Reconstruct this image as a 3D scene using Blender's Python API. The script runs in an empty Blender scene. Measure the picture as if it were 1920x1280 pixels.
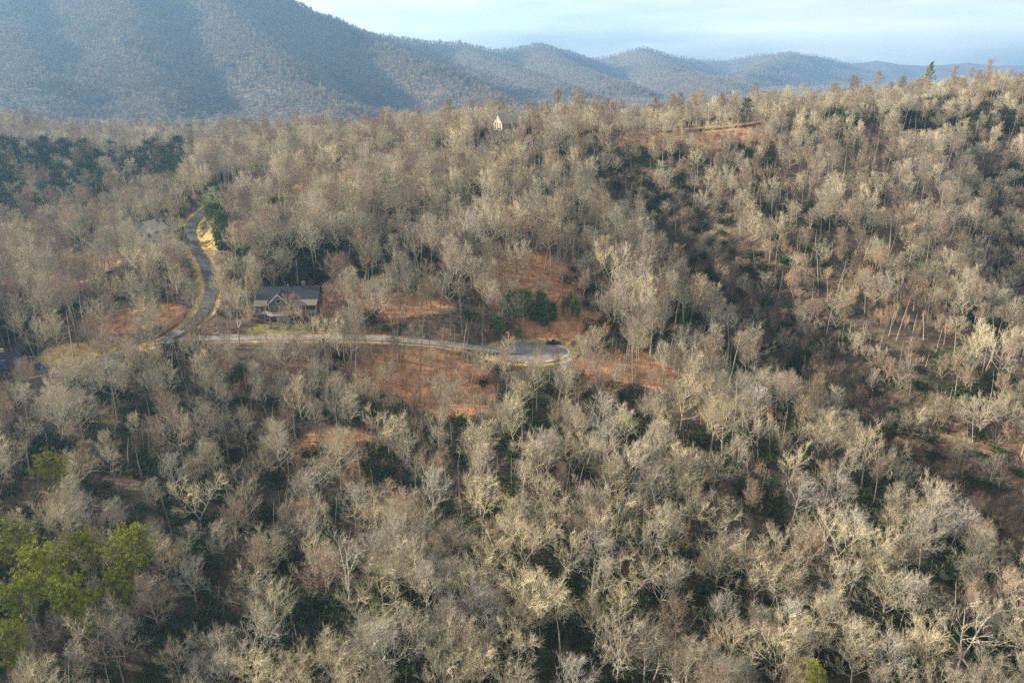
import bpy, math, random
import numpy as np
from mathutils import Vector, Matrix

random.seed(7)
RNG = np.random.default_rng(7)
R = math.radians
S = bpy.context.scene
C = S.collection

# ------------------------------------------------------------------ camera, sky, sun, exposure
CAMZ, PITCH, FPX = 100.0, 19.9, 1423.0
cam = bpy.data.cameras.new('camera')
cam.sensor_width = 36.0
cam.lens = 36.0 * FPX / 1920.0
cam.clip_start, cam.clip_end = 1.0, 20000.0
camo = bpy.data.objects.new('camera', cam)
C.objects.link(camo)
camo.location = (0, 0, CAMZ)
camo.rotation_euler = (R(90 - PITCH), 0, 0)
S.camera = camo

SUN_EL, SUN_BACK = 21.5, 9.0            # elevation; degrees beyond due left (into the picture)
to_sun = Vector((-math.cos(R(SUN_BACK)) * math.cos(R(SUN_EL)), math.sin(R(SUN_BACK)) * math.cos(R(SUN_EL)), math.sin(R(SUN_EL))))
W = bpy.data.worlds.new('World')
S.world = W
W.use_nodes = True
wn, wl = W.node_tree.nodes, W.node_tree.links
wn.clear()
wo = wn.new('ShaderNodeOutputWorld'); bg = wn.new('ShaderNodeBackground'); sky = wn.new('ShaderNodeTexSky')
sky.sky_type = 'NISHITA'; sky.sun_disc = False
sky.sun_elevation = R(SUN_EL)
sky.sun_rotation = math.atan2(to_sun.x, to_sun.y)
sky.altitude = 800; sky.air_density = 1.0; sky.dust_density = 2.2; sky.ozone_density = 1.6
bg.inputs[1].default_value = 0.053
# thin high cirrus: a stretched noise over the sky direction
tc = wn.new('ShaderNodeTexCoord'); mp = wn.new('ShaderNodeMapping'); mp.inputs['Scale'].default_value = (1.2, 1.2, 9.0)
mp.inputs['Rotation'].default_value = (0, R(8), 0)
nz = wn.new('ShaderNodeTexNoise'); nz.inputs['Scale'].default_value = 1.7; nz.inputs['Detail'].default_value = 6
rp = wn.new('ShaderNodeValToRGB'); rp.color_ramp.elements[0].position = 0.34; rp.color_ramp.elements[1].position = 0.62
rp.color_ramp.elements[1].color = (0.85, 0.85, 0.85, 1)
mx = wn.new('ShaderNodeMix'); mx.data_type = 'RGBA'
mx.inputs[7].default_value = (10.2, 9.6, 8.7, 1)
wl.new(tc.outputs['Generated'], mp.inputs[0]); wl.new(mp.outputs[0], nz.inputs[0]); wl.new(nz.outputs[0], rp.inputs[0])
wl.new(rp.outputs[0], mx.inputs[0]); wl.new(sky.outputs[0], mx.inputs[6]); wl.new(mx.outputs[2], bg.inputs[0]); wl.new(bg.outputs[0], wo.inputs[0])

sl = bpy.data.lights.new('sun', 'SUN')
sl.energy = 5.0; sl.angle = R(0.53); sl.color = (1.0, 0.86, 0.68)
so = bpy.data.objects.new('sun', sl); C.objects.link(so)
so.rotation_euler = (-to_sun).to_track_quat('-Z', 'Y').to_euler()
so.location = (-300, 100, 400)

S.view_settings.view_transform = 'Standard'
S.view_settings.look = 'None'
S.view_settings.exposure = 1.6
S.view_settings.gamma = 1.0
S.render.engine = 'CYCLES'
S.cycles.max_bounces = 4; S.cycles.diffuse_bounces = 2; S.cycles.glossy_bounces = 2
S.cycles.volume_bounces = 1; S.cycles.transmission_bounces = 2
S.cycles.use_denoising = False
HAZE_DENSITY, HAZE_COLOR, HAZE_ANISO = 0.000125, (0.30, 0.60, 1.0), 0.3

# ------------------------------------------------------------------ projection helpers (for laying out the place)
ct, st = math.cos(R(PITCH)), math.sin(R(PITCH))
def U(px, py, Y):
    u, v = (px - 960) / FPX, (640 - py) / FPX
    s = Y / (ct + v * st)
    return np.array([u * s, Y, CAMZ + s * (-st + v * ct)])
def proj(P):
    P = np.asarray(P, float)
    x, y, z = P[..., 0], P[..., 1], P[..., 2] - CAMZ
    d = np.maximum(y * ct - z * st, 1e-3)
    return 960 + FPX * x / d, 640 - FPX * (y * st + z * ct) / d, d

def sstep(a, b, x):
    t = np.clip((x - a) / (b - a), 0, 1)
    return t * t * (3 - 2 * t)
def vnoise(x, y, seed=0):
    xi, yi = np.floor(x).astype(np.int64), np.floor(y).astype(np.int64)
    xf, yf = x - xi, y - yi
    def h(a, b):
        n = (a * 374761393 + b * 668265263 + seed * 1442695041) & 0x7fffffff
        n = ((n ^ (n >> 13)) * 1274126177) & 0x7fffffff
        return ((n ^ (n >> 16)) & 0xffff) / 65535.0
    u, v = xf * xf * (3 - 2 * xf), yf * yf * (3 - 2 * yf)
    a, b, c, d = h(xi, yi), h(xi + 1, yi), h(xi, yi + 1), h(xi + 1, yi + 1)
    return (a * (1 - u) + b * u) * (1 - v) + (c * (1 - u) + d * u) * v
def fbm(x, y, oct=4, seed=0):
    s, a, t = 0, 1.0, 0
    for i in range(oct):
        s = s + a * (vnoise(x * 2 ** i, y * 2 ** i, seed + i) - 0.5); t += a; a *= 0.5
    return s / t * 2

# ------------------------------------------------------------------ roads (centre lines: photo position + distance)
def spline(pts, step=2.0):
    P = [np.array(p) for p in pts]; P = [2 * P[0] - P[1]] + P + [2 * P[-1] - P[-2]]
    out = []
    for i in range(1, len(P) - 2):
        n = max(2, int(np.linalg.norm(P[i + 1] - P[i]) / step))
        for k in range(n):
            t = k / n
            a, b, c, d = P[i - 1], P[i], P[i + 1], P[i + 2]
            out.append(0.5 * (2 * b + (c - a) * t + (2 * a - 5 * b + 4 * c - d) * t * t + (3 * b - a - 3 * c + d) * t ** 3))
    out.append(P[-2])
    return np.array(out)
MAIN_RD = spline([U(*p) for p in [(60, 700, 221), (150, 678, 227), (230, 664, 231), (287, 647, 236), (335, 622, 243), (368, 600, 249), (390, 565, 261), (394, 527, 276),
        (381, 490, 292), (363, 460, 306), (356, 432, 321), (364, 413, 334), (384, 394, 352), (408, 376, 372), (445, 354, 402), (500, 335, 430)]])
DRIVE = spline([U(*p) for p in [(300, 641, 237.2), (360, 636, 236.5), (430, 634, 234), (500, 633, 231.5), (570, 633, 230.5), (640, 632, 230.5), (720, 635, 230), (800, 641, 229), (870, 649, 228.5), (930, 655, 228.5), (985, 659, 229)]])
BULB = U(990, 660, 229); BULB_A, BULB_B = 13.0, 9.2
RIDGE_TRACK = spline([U(*p) for p in [(1090, 254, 408), (1150, 250, 406), (1230, 243, 402), (1300, 240, 400), (1370, 235, 398), (1430, 227, 400)]])
MAIN_HW, DRIVE_HW = 2.2, 2.1

# pads: centre, radius, level
HOUSE_O = U(541, 596, 244)
CABIN_O = U(0, 702, 226)
COTT_O = U(292, 447, 318)
CREST_O = U(957, 253, 408)
PADS = [(HOUSE_O, 15), (CABIN_O, 10), (COTT_O, 10), (CREST_O, 12)]
LAWN_C = U(515, 616, 237.5)

# ------------------------------------------------------------------ terrain height
ctl = [U(*p) for p in [
    (5, 1000, 148), (5, 820, 186), (5, 1200, 121), (5, 340, 455), (5, 300, 600), (5, 400, 400),
    (985, 800, 190), (985, 720, 208), (960, 1000, 146), (960, 1280, 111), (500, 1280, 111), (1400, 1280, 112), (1920, 1280, 113),
    (985, 600, 246), (985, 560, 256), (985, 480, 288), (960, 400, 318), (960, 330, 352), (960, 262, 412), (1060, 268, 410),
    (800, 480, 286), (760, 400, 330), (700, 320, 398), (620, 480, 284), (850, 290, 392), (620, 320, 420), (560, 290, 480),
    (1250, 263, 402), (1380, 247, 400), (1500, 230, 420), (1600, 215, 440), (1742, 193, 470), (1900, 180, 500), (2100, 175, 500),
    (1180, 330, 352), (1240, 400, 325), (1320, 490, 292), (1400, 570, 262), (1500, 660, 236), (1600, 760, 210), (1750, 880, 180), (1920, 1000, 155),
    (1500, 420, 305), (1650, 420, 310), (1600, 560, 258), (1800, 300, 375), (1800, 420, 318), (1800, 600, 250), (1900, 700, 222), (1800, 900, 170), (1800, 240, 425),
    (1170, 690, 219), (1250, 600, 246), (1150, 520, 275), (1120, 420, 315), (1080, 640, 232),
    (770, 700, 215), (600, 760, 200), (400, 760, 203), (250, 760, 200), (700, 900, 170), (350, 950, 158), (100, 900, 168), (1300, 900, 168), (1300, 780, 196),
    (480, 655, 226), (600, 660, 224), (700, 660, 224), (200, 560, 272), (100, 600, 256), (60, 520, 300), (200, 470, 320), (100, 430, 380), (250, 400, 380), (60, 360, 450), (150, 345, 480), (300, 320, 510),
    (320, 290, 600), (150, 290, 640), (450, 280, 600), (600, 275, 560), (100, 264, 800), (350, 264, 800), (550, 266, 760), (700, 268, 600), (800, 270, 500)]]
ctl += [np.array(p, float) for p in [
    (-235, 165, 48), (-245, 115, 54), (-225, 205, 32), (-340, 150, 70), (-300, 265, 22), (-420, 320, 30), (-560, 510, 140), (-500, 400, 60), (-580, 580, 130), (-200, -50, 20), (0, 40, -14), (0, -150, -10), (200, 40, -14), (300, 100, -8),  # unseen hills beyond the left frame edge, put in to cast shade
    (320, 250, 12), (420, 350, 40), (450, 480, 80), (600, 600, 60), (60, 520, 52), (60, 640, 25), (250, 620, 40), (420, 700, 30), (-60, 640, 30),
    (-700, 900, 16), (-500, 1000, 18), (-200, 950, 16), (0, 900, 10), (300, 950, 5), (700, 900, 0), (-900, 600, 40), (-700, 300, 60), (900, 400, 50), (-300, -400, 0), (400, -400, 0)]]
ctl += list(MAIN_RD[::12]) + list(DRIVE[::12]) + [BULB, HOUSE_O, CABIN_O, COTT_O, LAWN_C]
ctl = np.array(ctl)
_keep = []
for i, p in enumerate(ctl):
    if all(np.hypot(*(p[:2] - ctl[j][:2])) > 6 for j in _keep): _keep.append(i)
ctl = ctl[_keep]
_c = 30.0
def _phi(x, y):
    d2 = (x[:, None] - ctl[None, :, 0]) ** 2 + (y[:, None] - ctl[None, :, 1]) ** 2
    return np.sqrt(d2 + _c * _c)
_n = len(ctl)
_A = np.zeros((_n + 3, _n + 3)); _A[:_n, :_n] = _phi(ctl[:, 0], ctl[:, 1]) - 0.8 * np.eye(_n)
_A[:_n, _n] = 1; _A[:_n, _n + 1:] = ctl[:, :2] / 500; _A[_n:, :_n] = _A[:_n, _n:].T
_wts = np.linalg.solve(_A, np.concatenate([ctl[:, 2], [0, 0, 0]]))
def near_h(x, y):
    out = np.empty(len(x))
    for a in range(0, len(x), 20000):
        X, Y = x[a:a + 20000], y[a:a + 20000]
        out[a:a + 20000] = _phi(X, Y) @ _wts[:_n] + _wts[_n] + (X * _wts[_n + 1] + Y * _wts[_n + 2]) / 500
    return np.clip(out, -30, 130)

RIDGES = [  # (steepness, crest points)
    (0.95, [(-500, -130, 2350), (-300, -120, 2300), (-50, -105, 2300), (200, -85, 2250), (400, -55, 2250), (500, -22, 2280), (555, 10, 2320), (610, 42, 2380), (700, 72, 2550), (790, 86, 2850)]),
    (0.62, [(610, 42, 2380), (680, 80, 2150), (760, 108, 2000), (840, 142, 1850), (900, 172, 1700), (940, 200, 1550)]),
    (0.62, [(400, -55, 2250), (440, 40, 1950), (510, 105, 1720), (590, 178, 1480), (640, 208, 1370)]),
    (0.62, [(200, -85, 2250), (235, 10, 1950), (255, 95, 1680), (285, 172, 1470), (300, 205, 1380)]),
    (0.62, [(-50, -105, 2300), (0, 5, 1950), (50, 110, 1580), (100, 192, 1370)]),
    (0.62, [(-300, -120, 2300), (-200, 0, 1900), (-150, 120, 1500), (-120, 195, 1350)]),
    (0.50, [(560, 20, 3000), (610, 34, 3000), (680, 64, 3100), (730, 75, 3200), (790, 79, 3300), (860, 86, 3400), (930, 98, 3500), (985, 92, 3600), (1010, 88, 3600), (1060, 100, 3700), (1110, 115, 3800)]),
    (0.50, [(730, 75, 3200), (800, 108, 2850), (880, 135, 2550), (960, 165, 2250)]),
    (0.50, [(860, 86, 3400), (930, 118, 2950), (1000, 142, 2600), (1060, 168, 2250)]),
    (0.50, [(1010, 88, 3600), (1060, 122, 3150), (1110, 143, 2850), (1180, 165, 2400)]),
    (0.45, [(1110, 113, 4200), (1150, 106, 4200), (1205, 94, 4200), (1250, 106, 4300), (1300, 113, 4400)]),
    (0.45, [(1205, 94, 4200), (1240, 124, 3600), (1300, 142, 3100), (1380, 160, 2600)]),
    (0.42, [(1300, 114, 5000), (1360, 115, 5000), (1420, 105, 5000), (1480, 101, 5000), (1530, 106, 5100), (1580, 119, 5200)]),
    (0.42, [(1480, 101, 5000), (1440, 122, 4200), (1400, 138, 3600)]),
    (0.38, [(1560, 122, 5800), (1640, 114, 5800), (1700, 122, 5800), (1760, 122, 5800), (1810, 117, 5800), (1860, 123, 5800), (1920, 121, 5800), (2100, 116, 5800), (2600, 110, 5800)])]
RID3 = [(k, np.array([U(*p) for p in pts])) for k, pts in RIDGES]
def far_h(x, y):
    base = np.full(len(x), 2.0) + 3 * fbm(x / 300, y / 300, 3, 5)
    hs = [base]
    wob = 105 * fbm(x / 200, y / 200, 4, 11)
    for k, P in RID3:
        best = np.full(len(x), -1e9)
        for a, b in zip(P[:-1], P[1:]):
            ab = b - a; L2 = ab[0] ** 2 + ab[1] ** 2
            t = np.clip(((x - a[0]) * ab[0] + (y - a[1]) * ab[1]) / L2, 0, 1)
            d = np.hypot(x - a[0] - t * ab[0], y - a[1] - t * ab[1])
            z = a[2] + t * ab[2] + 6 * np.sin(t * 9 + a[0])*0.4
            dd = np.sqrt(d * d + 30 ** 2) - 30
            dd = np.maximum(dd + wob * sstep(40, 260, d), 0)
            best = np.maximum(best, z - k * dd)
        hs.append(best)
    hs = np.array(hs); m = hs.max(0)
    return m + 10 * np.log(np.exp((hs - m) / 10).sum(0))

RAVINES = [(spline([U(*p) for p in [(1130, 320, 358), (1230, 400, 326), (1320, 490, 293), (1420, 590, 257), (1530, 690, 229), (1640, 790, 204), (1780, 900, 177), (1950, 1020, 152)]], 5), 25, 15),
    (spline([U(*p) for p in [(1850, 290, 380), (1880, 380, 335), (1900, 480, 292), (1930, 600, 250)]], 5), 13, 14),
    (spline([U(*p) for p in [(470, 800, 193), (480, 920, 166), (470, 1040, 141), (430, 1200, 119)]], 5), 6, 10),
    (spline([U(*p) for p in [(1240, 880, 172), (1330, 1000, 148), (1400, 1150, 126)]], 5), 5, 9),
    (spline([U(*p) for p in [(840, 900, 168), (880, 1040, 142), (900, 1200, 120)]], 5), 5, 9)]
def ravine_depth(x, y):
    out = np.zeros(len(x))
    for P, dep, wd in RAVINES:
        lo, hi = P.min(0) - 60, P.max(0) + 60
        m = (x > lo[0]) & (x < hi[0]) & (y > lo[1]) & (y < hi[1])
        if m.any():
            d = np.hypot(x[m][:, None] - P[None, :, 0], y[m][:, None] - P[None, :, 1]).min(1)
            out[m] = np.maximum(out[m], dep * np.exp(-(d / wd) ** 2))
    return out
def road_blend(x, y, h):
    for c, r in PADS:
        w = 1 - sstep(r * 0.75, r * 1.5, np.hypot(x - c[0], y - c[1]))
        h = h * (1 - w) + c[2] * w
    w = 1 - sstep(0.8, 1.6, np.sqrt(((x - LAWN_C[0]) / 11) ** 2 + ((y - LAWN_C[1]) / 4.5) ** 2))
    h = h * (1 - w) + LAWN_C[2] * w
    for P, hw in ((MAIN_RD, MAIN_HW), (DRIVE, DRIVE_HW), (RIDGE_TRACK, 1.6)):
        lo, hi = P.min(0) - 14, P.max(0) + 14
        m = (x > lo[0]) & (x < hi[0]) & (y > lo[1]) & (y < hi[1])
        if not m.any(): continue
        X, Y = x[m], y[m]
        d = np.hypot(X[:, None] - P[None, :, 0], Y[:, None] - P[None, :, 1])
        j = d.argmin(1); dm = d.min(1); zr = P[j, 2] - 0.30
        w = 1 - sstep(hw + 1.2, hw + 7.5, dm)
        h[m] = h[m] * (1 - w) + zr * w
    e = np.sqrt(((x - BULB[0]) / BULB_A) ** 2 + ((y - BULB[1]) / BULB_B) ** 2)
    w = 1 - sstep(1.12, 1.7, e)
    h = h * (1 - w) + (BULB[2] - 0.3) * w
    return h
def H(x, y):
    x, y = np.atleast_1d(np.asarray(x, float)), np.atleast_1d(np.asarray(y, float))
    r = np.hypot(x, y)
    w = sstep(980, 1280, r) * sstep(-200, 300, y)
    hn = near_h(x, y) + 1.3 * fbm(x / 22, y / 22, 3, 3) + 4.0 * fbm(x / 60, y / 60, 2, 9) - ravine_depth(x, y)
    h = hn * (1 - w) + far_h(x, y) * w
    return road_blend(x, y, h)
def H1(x, y): return float(H([x], [y])[0])

# ------------------------------------------------------------------ materials
def mat(name, build):
    m = bpy.data.materials.new(name); m.use_nodes = True
    nt = m.node_tree; nt.nodes.clear()
    o = nt.nodes.new('ShaderNodeOutputMaterial'); b = nt.nodes.new('ShaderNodeBsdfPrincipled')
    nt.links.new(b.outputs[0], o.inputs[0])
    build(nt, b)
    return m
def nd(nt, t, **kw):
    n = nt.nodes.new(t)
    for k, v in kw.items():
        if k in n.inputs: n.inputs[k].default_value = v
        else: setattr(n, k, v)
    return n
def ramp(nt, fac, stops):
    r = nt.nodes.new('ShaderNodeValToRGB'); e = r.color_ramp.elements
    while len(e) < len(stops): e.new(0.5)
    for i, (p, c) in enumerate(stops): e[i].position = p; e[i].color = (*c, 1)
    nt.links.new(fac, r.inputs[0]); return r.outputs[0]
def noise(nt, scale, detail=4, rough=0.6, obj=True):
    t = nt.nodes.new('ShaderNodeTexCoord'); n = nd(nt, 'ShaderNodeTexNoise', Scale=scale, Detail=detail, Roughness=rough)
    nt.links.new(t.outputs['Object'], n.inputs['Vector']); return n.outputs['Fac']
def mixc(nt, fac, a, b, mode='MIX'):
    m = nt.nodes.new('ShaderNodeMix'); m.data_type = 'RGBA'; m.blend_type = mode
    for s, v in ((0, fac), (6, a), (7, b)):
        if hasattr(v, 'is_linked') or hasattr(v, 'links'): nt.links.new(v, m.inputs[s])
        elif isinstance(v, (int, float)): m.inputs[s].default_value = v
        else: m.inputs[s].default_value = (*v, 1)
    return m.outputs[2]
def simple(name, c1, c2, scale=3.0, rough=0.85, rnd=0.0, spec=0.2, metal=0.0, bump=0.0):
    def b(nt, p):
        col = ramp(nt, noise(nt, scale), [(0.3, c1), (0.7, c2)])
        if rnd:
            oi = nt.nodes.new('ShaderNodeObjectInfo')
            hsv = nd(nt, 'ShaderNodeHueSaturation')
            mr = nd(nt, 'ShaderNodeMapRange'); mr.inputs[3].default_value = 1 - rnd; mr.inputs[4].default_value = 1 + rnd
            nt.links.new(oi.outputs['Random'], mr.inputs[0]); nt.links.new(mr.outputs[0], hsv.inputs['Value'])
            m2 = nd(nt, 'ShaderNodeMath', operation='FRACT'); m1 = nd(nt, 'ShaderNodeMath', operation='MULTIPLY'); m1.inputs[1].default_value = 7.31
            nt.links.new(oi.outputs['Random'], m1.inputs[0]); nt.links.new(m1.outputs[0], m2.inputs[0])
            mr2 = nd(nt, 'ShaderNodeMapRange'); mr2.inputs[3].default_value = 0.49; mr2.inputs[4].default_value = 0.51
            nt.links.new(m2.outputs[0], mr2.inputs[0]); nt.links.new(mr2.outputs[0], hsv.inputs['Hue'])
            nt.links.new(col, hsv.inputs['Color']); col = hsv.outputs[0]
        nt.links.new(col, p.inputs['Base Color'])
        p.inputs['Roughness'].default_value = rough; p.inputs['Specular IOR Level'].default_value = spec; p.inputs['Metallic'].default_value = metal
        if bump:
            bm = nd(nt, 'ShaderNodeBump', Strength=bump, Distance=0.05); nt.links.new(noise(nt, scale * 4), bm.inputs['Height']); nt.links.new(bm.outputs[0], p.inputs['Normal'])
    return mat(name, b)

M = {}
M['trunk'] = simple('bark_grey', (0.16, 0.135, 0.105), (0.34, 0.30, 0.24), 2.2, 0.95, 0.25)
M['trunk_pale'] = simple('bark_pale', (0.32, 0.29, 0.24), (0.50, 0.47, 0.40), 1.4, 0.9, 0.12)
M['twig_tan'] = simple('twigs_tan_grey', (0.27, 0.24, 0.175), (0.44, 0.395, 0.295), 0.6, 0.95, 0.28)
M['twig_olive'] = simple('twigs_olive_cream', (0.37, 0.32, 0.20), (0.57, 0.505, 0.345), 0.6, 0.95, 0.26)
M['twig_pink'] = simple('twigs_pinkish_brown', (0.26, 0.195, 0.145), (0.40, 0.31, 0.235), 0.6, 0.95, 0.24)
M['twig_brown'] = simple('twigs_brown', (0.19, 0.145, 0.10), (0.32, 0.25, 0.178), 0.6, 0.95, 0.28)
M['twig_pale2'] = simple('twigs_silver_grey', (0.30, 0.28, 0.235), (0.47, 0.44, 0.37), 0.6, 0.95, 0.22)
M['twig_pale'] = simple('twigs_pale_cream', (0.36, 0.32, 0.24), (0.54, 0.49, 0.38), 0.6, 0.95, 0.12)
M['far_twig'] = simple('far_twigs', (0.20, 0.168, 0.132), (0.32, 0.275, 0.215), 0.3, 0.95, 0.2)
M['far_pine'] = simple('far_pine_needles', (0.03, 0.05, 0.025), (0.07, 0.09, 0.04), 0.3, 0.9, 0.25)
M['pine'] = simple('pine_needles', (0.16, 0.185, 0.018), (0.39, 0.39, 0.045), 0.8, 0.7, 0.25)
M['pine_dark'] = simple('spruce_needles', (0.02, 0.05, 0.03), (0.05, 0.10, 0.05), 0.8, 0.7, 0.2)
M['white_pine'] = simple('young_pine_needles', (0.075, 0.14, 0.045), (0.16, 0.24, 0.07), 0.9, 0.7, 0.25)
M['shrub'] = simple('evergreen_leaves', (0.018, 0.034, 0.012), (0.052, 0.078, 0.024), 1.2, 0.75, 0.3, 0.15)
M['budding'] = simple('budding_leaves', (0.30, 0.27, 0.05), (0.45, 0.41, 0.10), 0.8, 0.8, 0.1)
M['brush'] = simple('dry_brush', (0.30, 0.20, 0.12), (0.46, 0.34, 0.22), 0.8, 0.95, 0.25)
M['russet'] = simple('russet_leaves', (0.28, 0.12, 0.05), (0.45, 0.22, 0.10), 0.8, 0.9, 0.2)

def ground_mat():
    def b(nt, p):
        g = nt.nodes.new('ShaderNodeNewGeometry')
        def wn_(scale, detail=5, rough=0.65):
            n = nd(nt, 'ShaderNodeTexNoise', Scale=scale, Detail=detail, Roughness=rough)
            nt.links.new(g.outputs['Position'], n.inputs['Vector']); return n.outputs['Fac']
        leaf = ramp(nt, wn_(0.35, 8, 0.75), [(0.28, (0.08, 0.042, 0.026)), (0.46, (0.27, 0.14, 0.075)), (0.60, (0.40, 0.225, 0.125)), (0.76, (0.46, 0.33, 0.22))])
        litter = ramp(nt, wn_(2.6, 5, 0.8), [(0.32, (0.5, 0.47, 0.45)), (0.5, (1.1, 1.05, 1.0)), (0.68, (1.5, 1.45, 1.4))])
        leaf = mixc(nt, 1.0, leaf, litter, 'MULTIPLY')
        shaded_duff = ramp(nt, wn_(0.5, 7, 0.7), [(0.3, (0.035, 0.028, 0.02)), (0.55, (0.10, 0.076, 0.052)), (0.75, (0.21, 0.165, 0.115))])  # brown floor outside the gaps, tree shade put into its colour
        col = mixc(nt, ramp(nt, wn_(0.02, 3), [(0.30, (0.85, 0.85, 0.85)), (0.5, (1, 1, 1))]), leaf, shaded_duff)
        def att(nm):
            a = nt.nodes.new('ShaderNodeAttribute'); a.attribute_name = nm; return a.outputs['Fac']
        straw = ramp(nt, wn_(0.9, 6, 0.7), [(0.3, (0.24, 0.155, 0.06)), (0.6, (0.43, 0.31, 0.125)), (0.8, (0.52, 0.40, 0.19))])
        lawn = ramp(nt, wn_(0.7, 6), [(0.3, (0.11, 0.11, 0.022)), (0.7, (0.29, 0.25, 0.065))])
        far = ramp(nt, wn_(0.05, 6, 0.7), [(0.35, (0.085, 0.07, 0.054)), (0.65, (0.14, 0.115, 0.088))])  # far ground, colour darkened towards the tone of shade
        def noisy(fac):  # ragged zone edges
            m = nd(nt, 'ShaderNodeMath', operation='MULTIPLY_ADD'); nt.links.new(wn_(0.8, 4), m.inputs[0]); m.inputs[1].default_value = 0.7; nt.links.new(fac, m.inputs[2])
            return ramp(nt, m.outputs[0], [(0.62, (0, 0, 0)), (0.95, (1, 1, 1))])
        col = mixc(nt, noisy(att('leafy')), col, leaf)
        col = mixc(nt, noisy(att('verge')), col, straw)
        col = mixc(nt, noisy(att('lawn')), col, lawn)
        col = mixc(nt, att('far'), col, far)
        nt.links.new(col, p.inputs['Base Color'])
        p.inputs['Roughness'].default_value = 0.95; p.inputs['Specular IOR Level'].default_value = 0.1
        bm = nd(nt, 'ShaderNodeBump', Strength=0.6, Distance=0.35); nt.links.new(wn_(0.9, 8, 0.75), bm.inputs['Height']); nt.links.new(bm.outputs[0], p.inputs['Normal'])
    return mat('forest_floor', b)
M['ground'] = ground_mat()
M['asphalt'] = simple('asphalt', (0.065, 0.066, 0.07), (0.115, 0.115, 0.116), 0.5, 0.9, 0, 0.2, 0, 0.2)  # main road colour darkened for the tree shade lying on it
M['asphalt_pale'] = simple('sunlit_asphalt', (0.15, 0.145, 0.14), (0.23, 0.222, 0.212), 0.35, 0.92, 0, 0.2, 0, 0.2)  # paler copy: sunlight on drive and turnaround put into the colour
M['dirt'] = simple('dirt_track', (0.34, 0.19, 0.11), (0.50, 0.31, 0.19), 0.4, 0.95)
M['concrete'] = simple('concrete', (0.48, 0.42, 0.34), (0.62, 0.56, 0.46), 0.8, 0.9)
M['roof'] = simple('dark_shingle', (0.02, 0.025, 0.034), (0.04, 0.046, 0.06), 1.5, 0.8, 0, 0.3, 0, 0.4)
M['roof_tan'] = simple('tan_shingle', (0.14, 0.115, 0.085), (0.20, 0.17, 0.125), 1.5, 0.85, 0, 0.3, 0, 0.4)
M['roof_grey'] = simple('grey_shingle', (0.20, 0.19, 0.18), (0.31, 0.295, 0.275), 1.5, 0.85, 0, 0.3, 0, 0.4)
M['siding'] = simple('dark_siding', (0.09, 0.072, 0.058), (0.15, 0.122, 0.096), 1.5, 0.8)
M['stone'] = simple('foundation_stone', (0.10, 0.09, 0.08), (0.24, 0.215, 0.185), 2.5, 0.9, 0, 0.2, 0, 0.6)
M['cream'] = simple('cream_trim', (0.44, 0.40, 0.33), (0.56, 0.515, 0.43), 1.0, 0.7)
M['cream_wall'] = simple('cream_wall', (0.30, 0.265, 0.21), (0.40, 0.36, 0.29), 0.7, 0.85)
M['timber'] = simple('weathered_timber', (0.24, 0.20, 0.16), (0.36, 0.31, 0.26), 1.5, 0.85)
M['glass'] = simple('window_glass', (0.02, 0.026, 0.034), (0.035, 0.042, 0.05), 0.5, 0.08, 0, 0.6)
M['car_blue'] = simple('blue_car_paint', (0.01, 0.045, 0.20), (0.015, 0.06, 0.26), 0.5, 0.25, 0, 0.6)
M['car_dark'] = simple('dark_car_paint', (0.015, 0.02, 0.035), (0.022, 0.03, 0.05), 0.5, 0.22, 0, 0.6)
M['rubber'] = simple('tyre_rubber', (0.015, 0.015, 0.015), (0.03, 0.03, 0.03), 3, 0.8)
M['chrome'] = simple('wheel_metal', (0.45, 0.45, 0.46), (0.6, 0.6, 0.62), 1, 0.35, 0, 0.5, 0.8)
M['lamp'] = simple('car_lamp', (0.7, 0.7, 0.68), (0.8, 0.8, 0.78), 1, 0.2)
M['rock'] = simple('boulder_stone', (0.26, 0.24, 0.21), (0.50, 0.46, 0.40), 1.2, 0.9, 0.15, 0.2, 0, 0.6)

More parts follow.
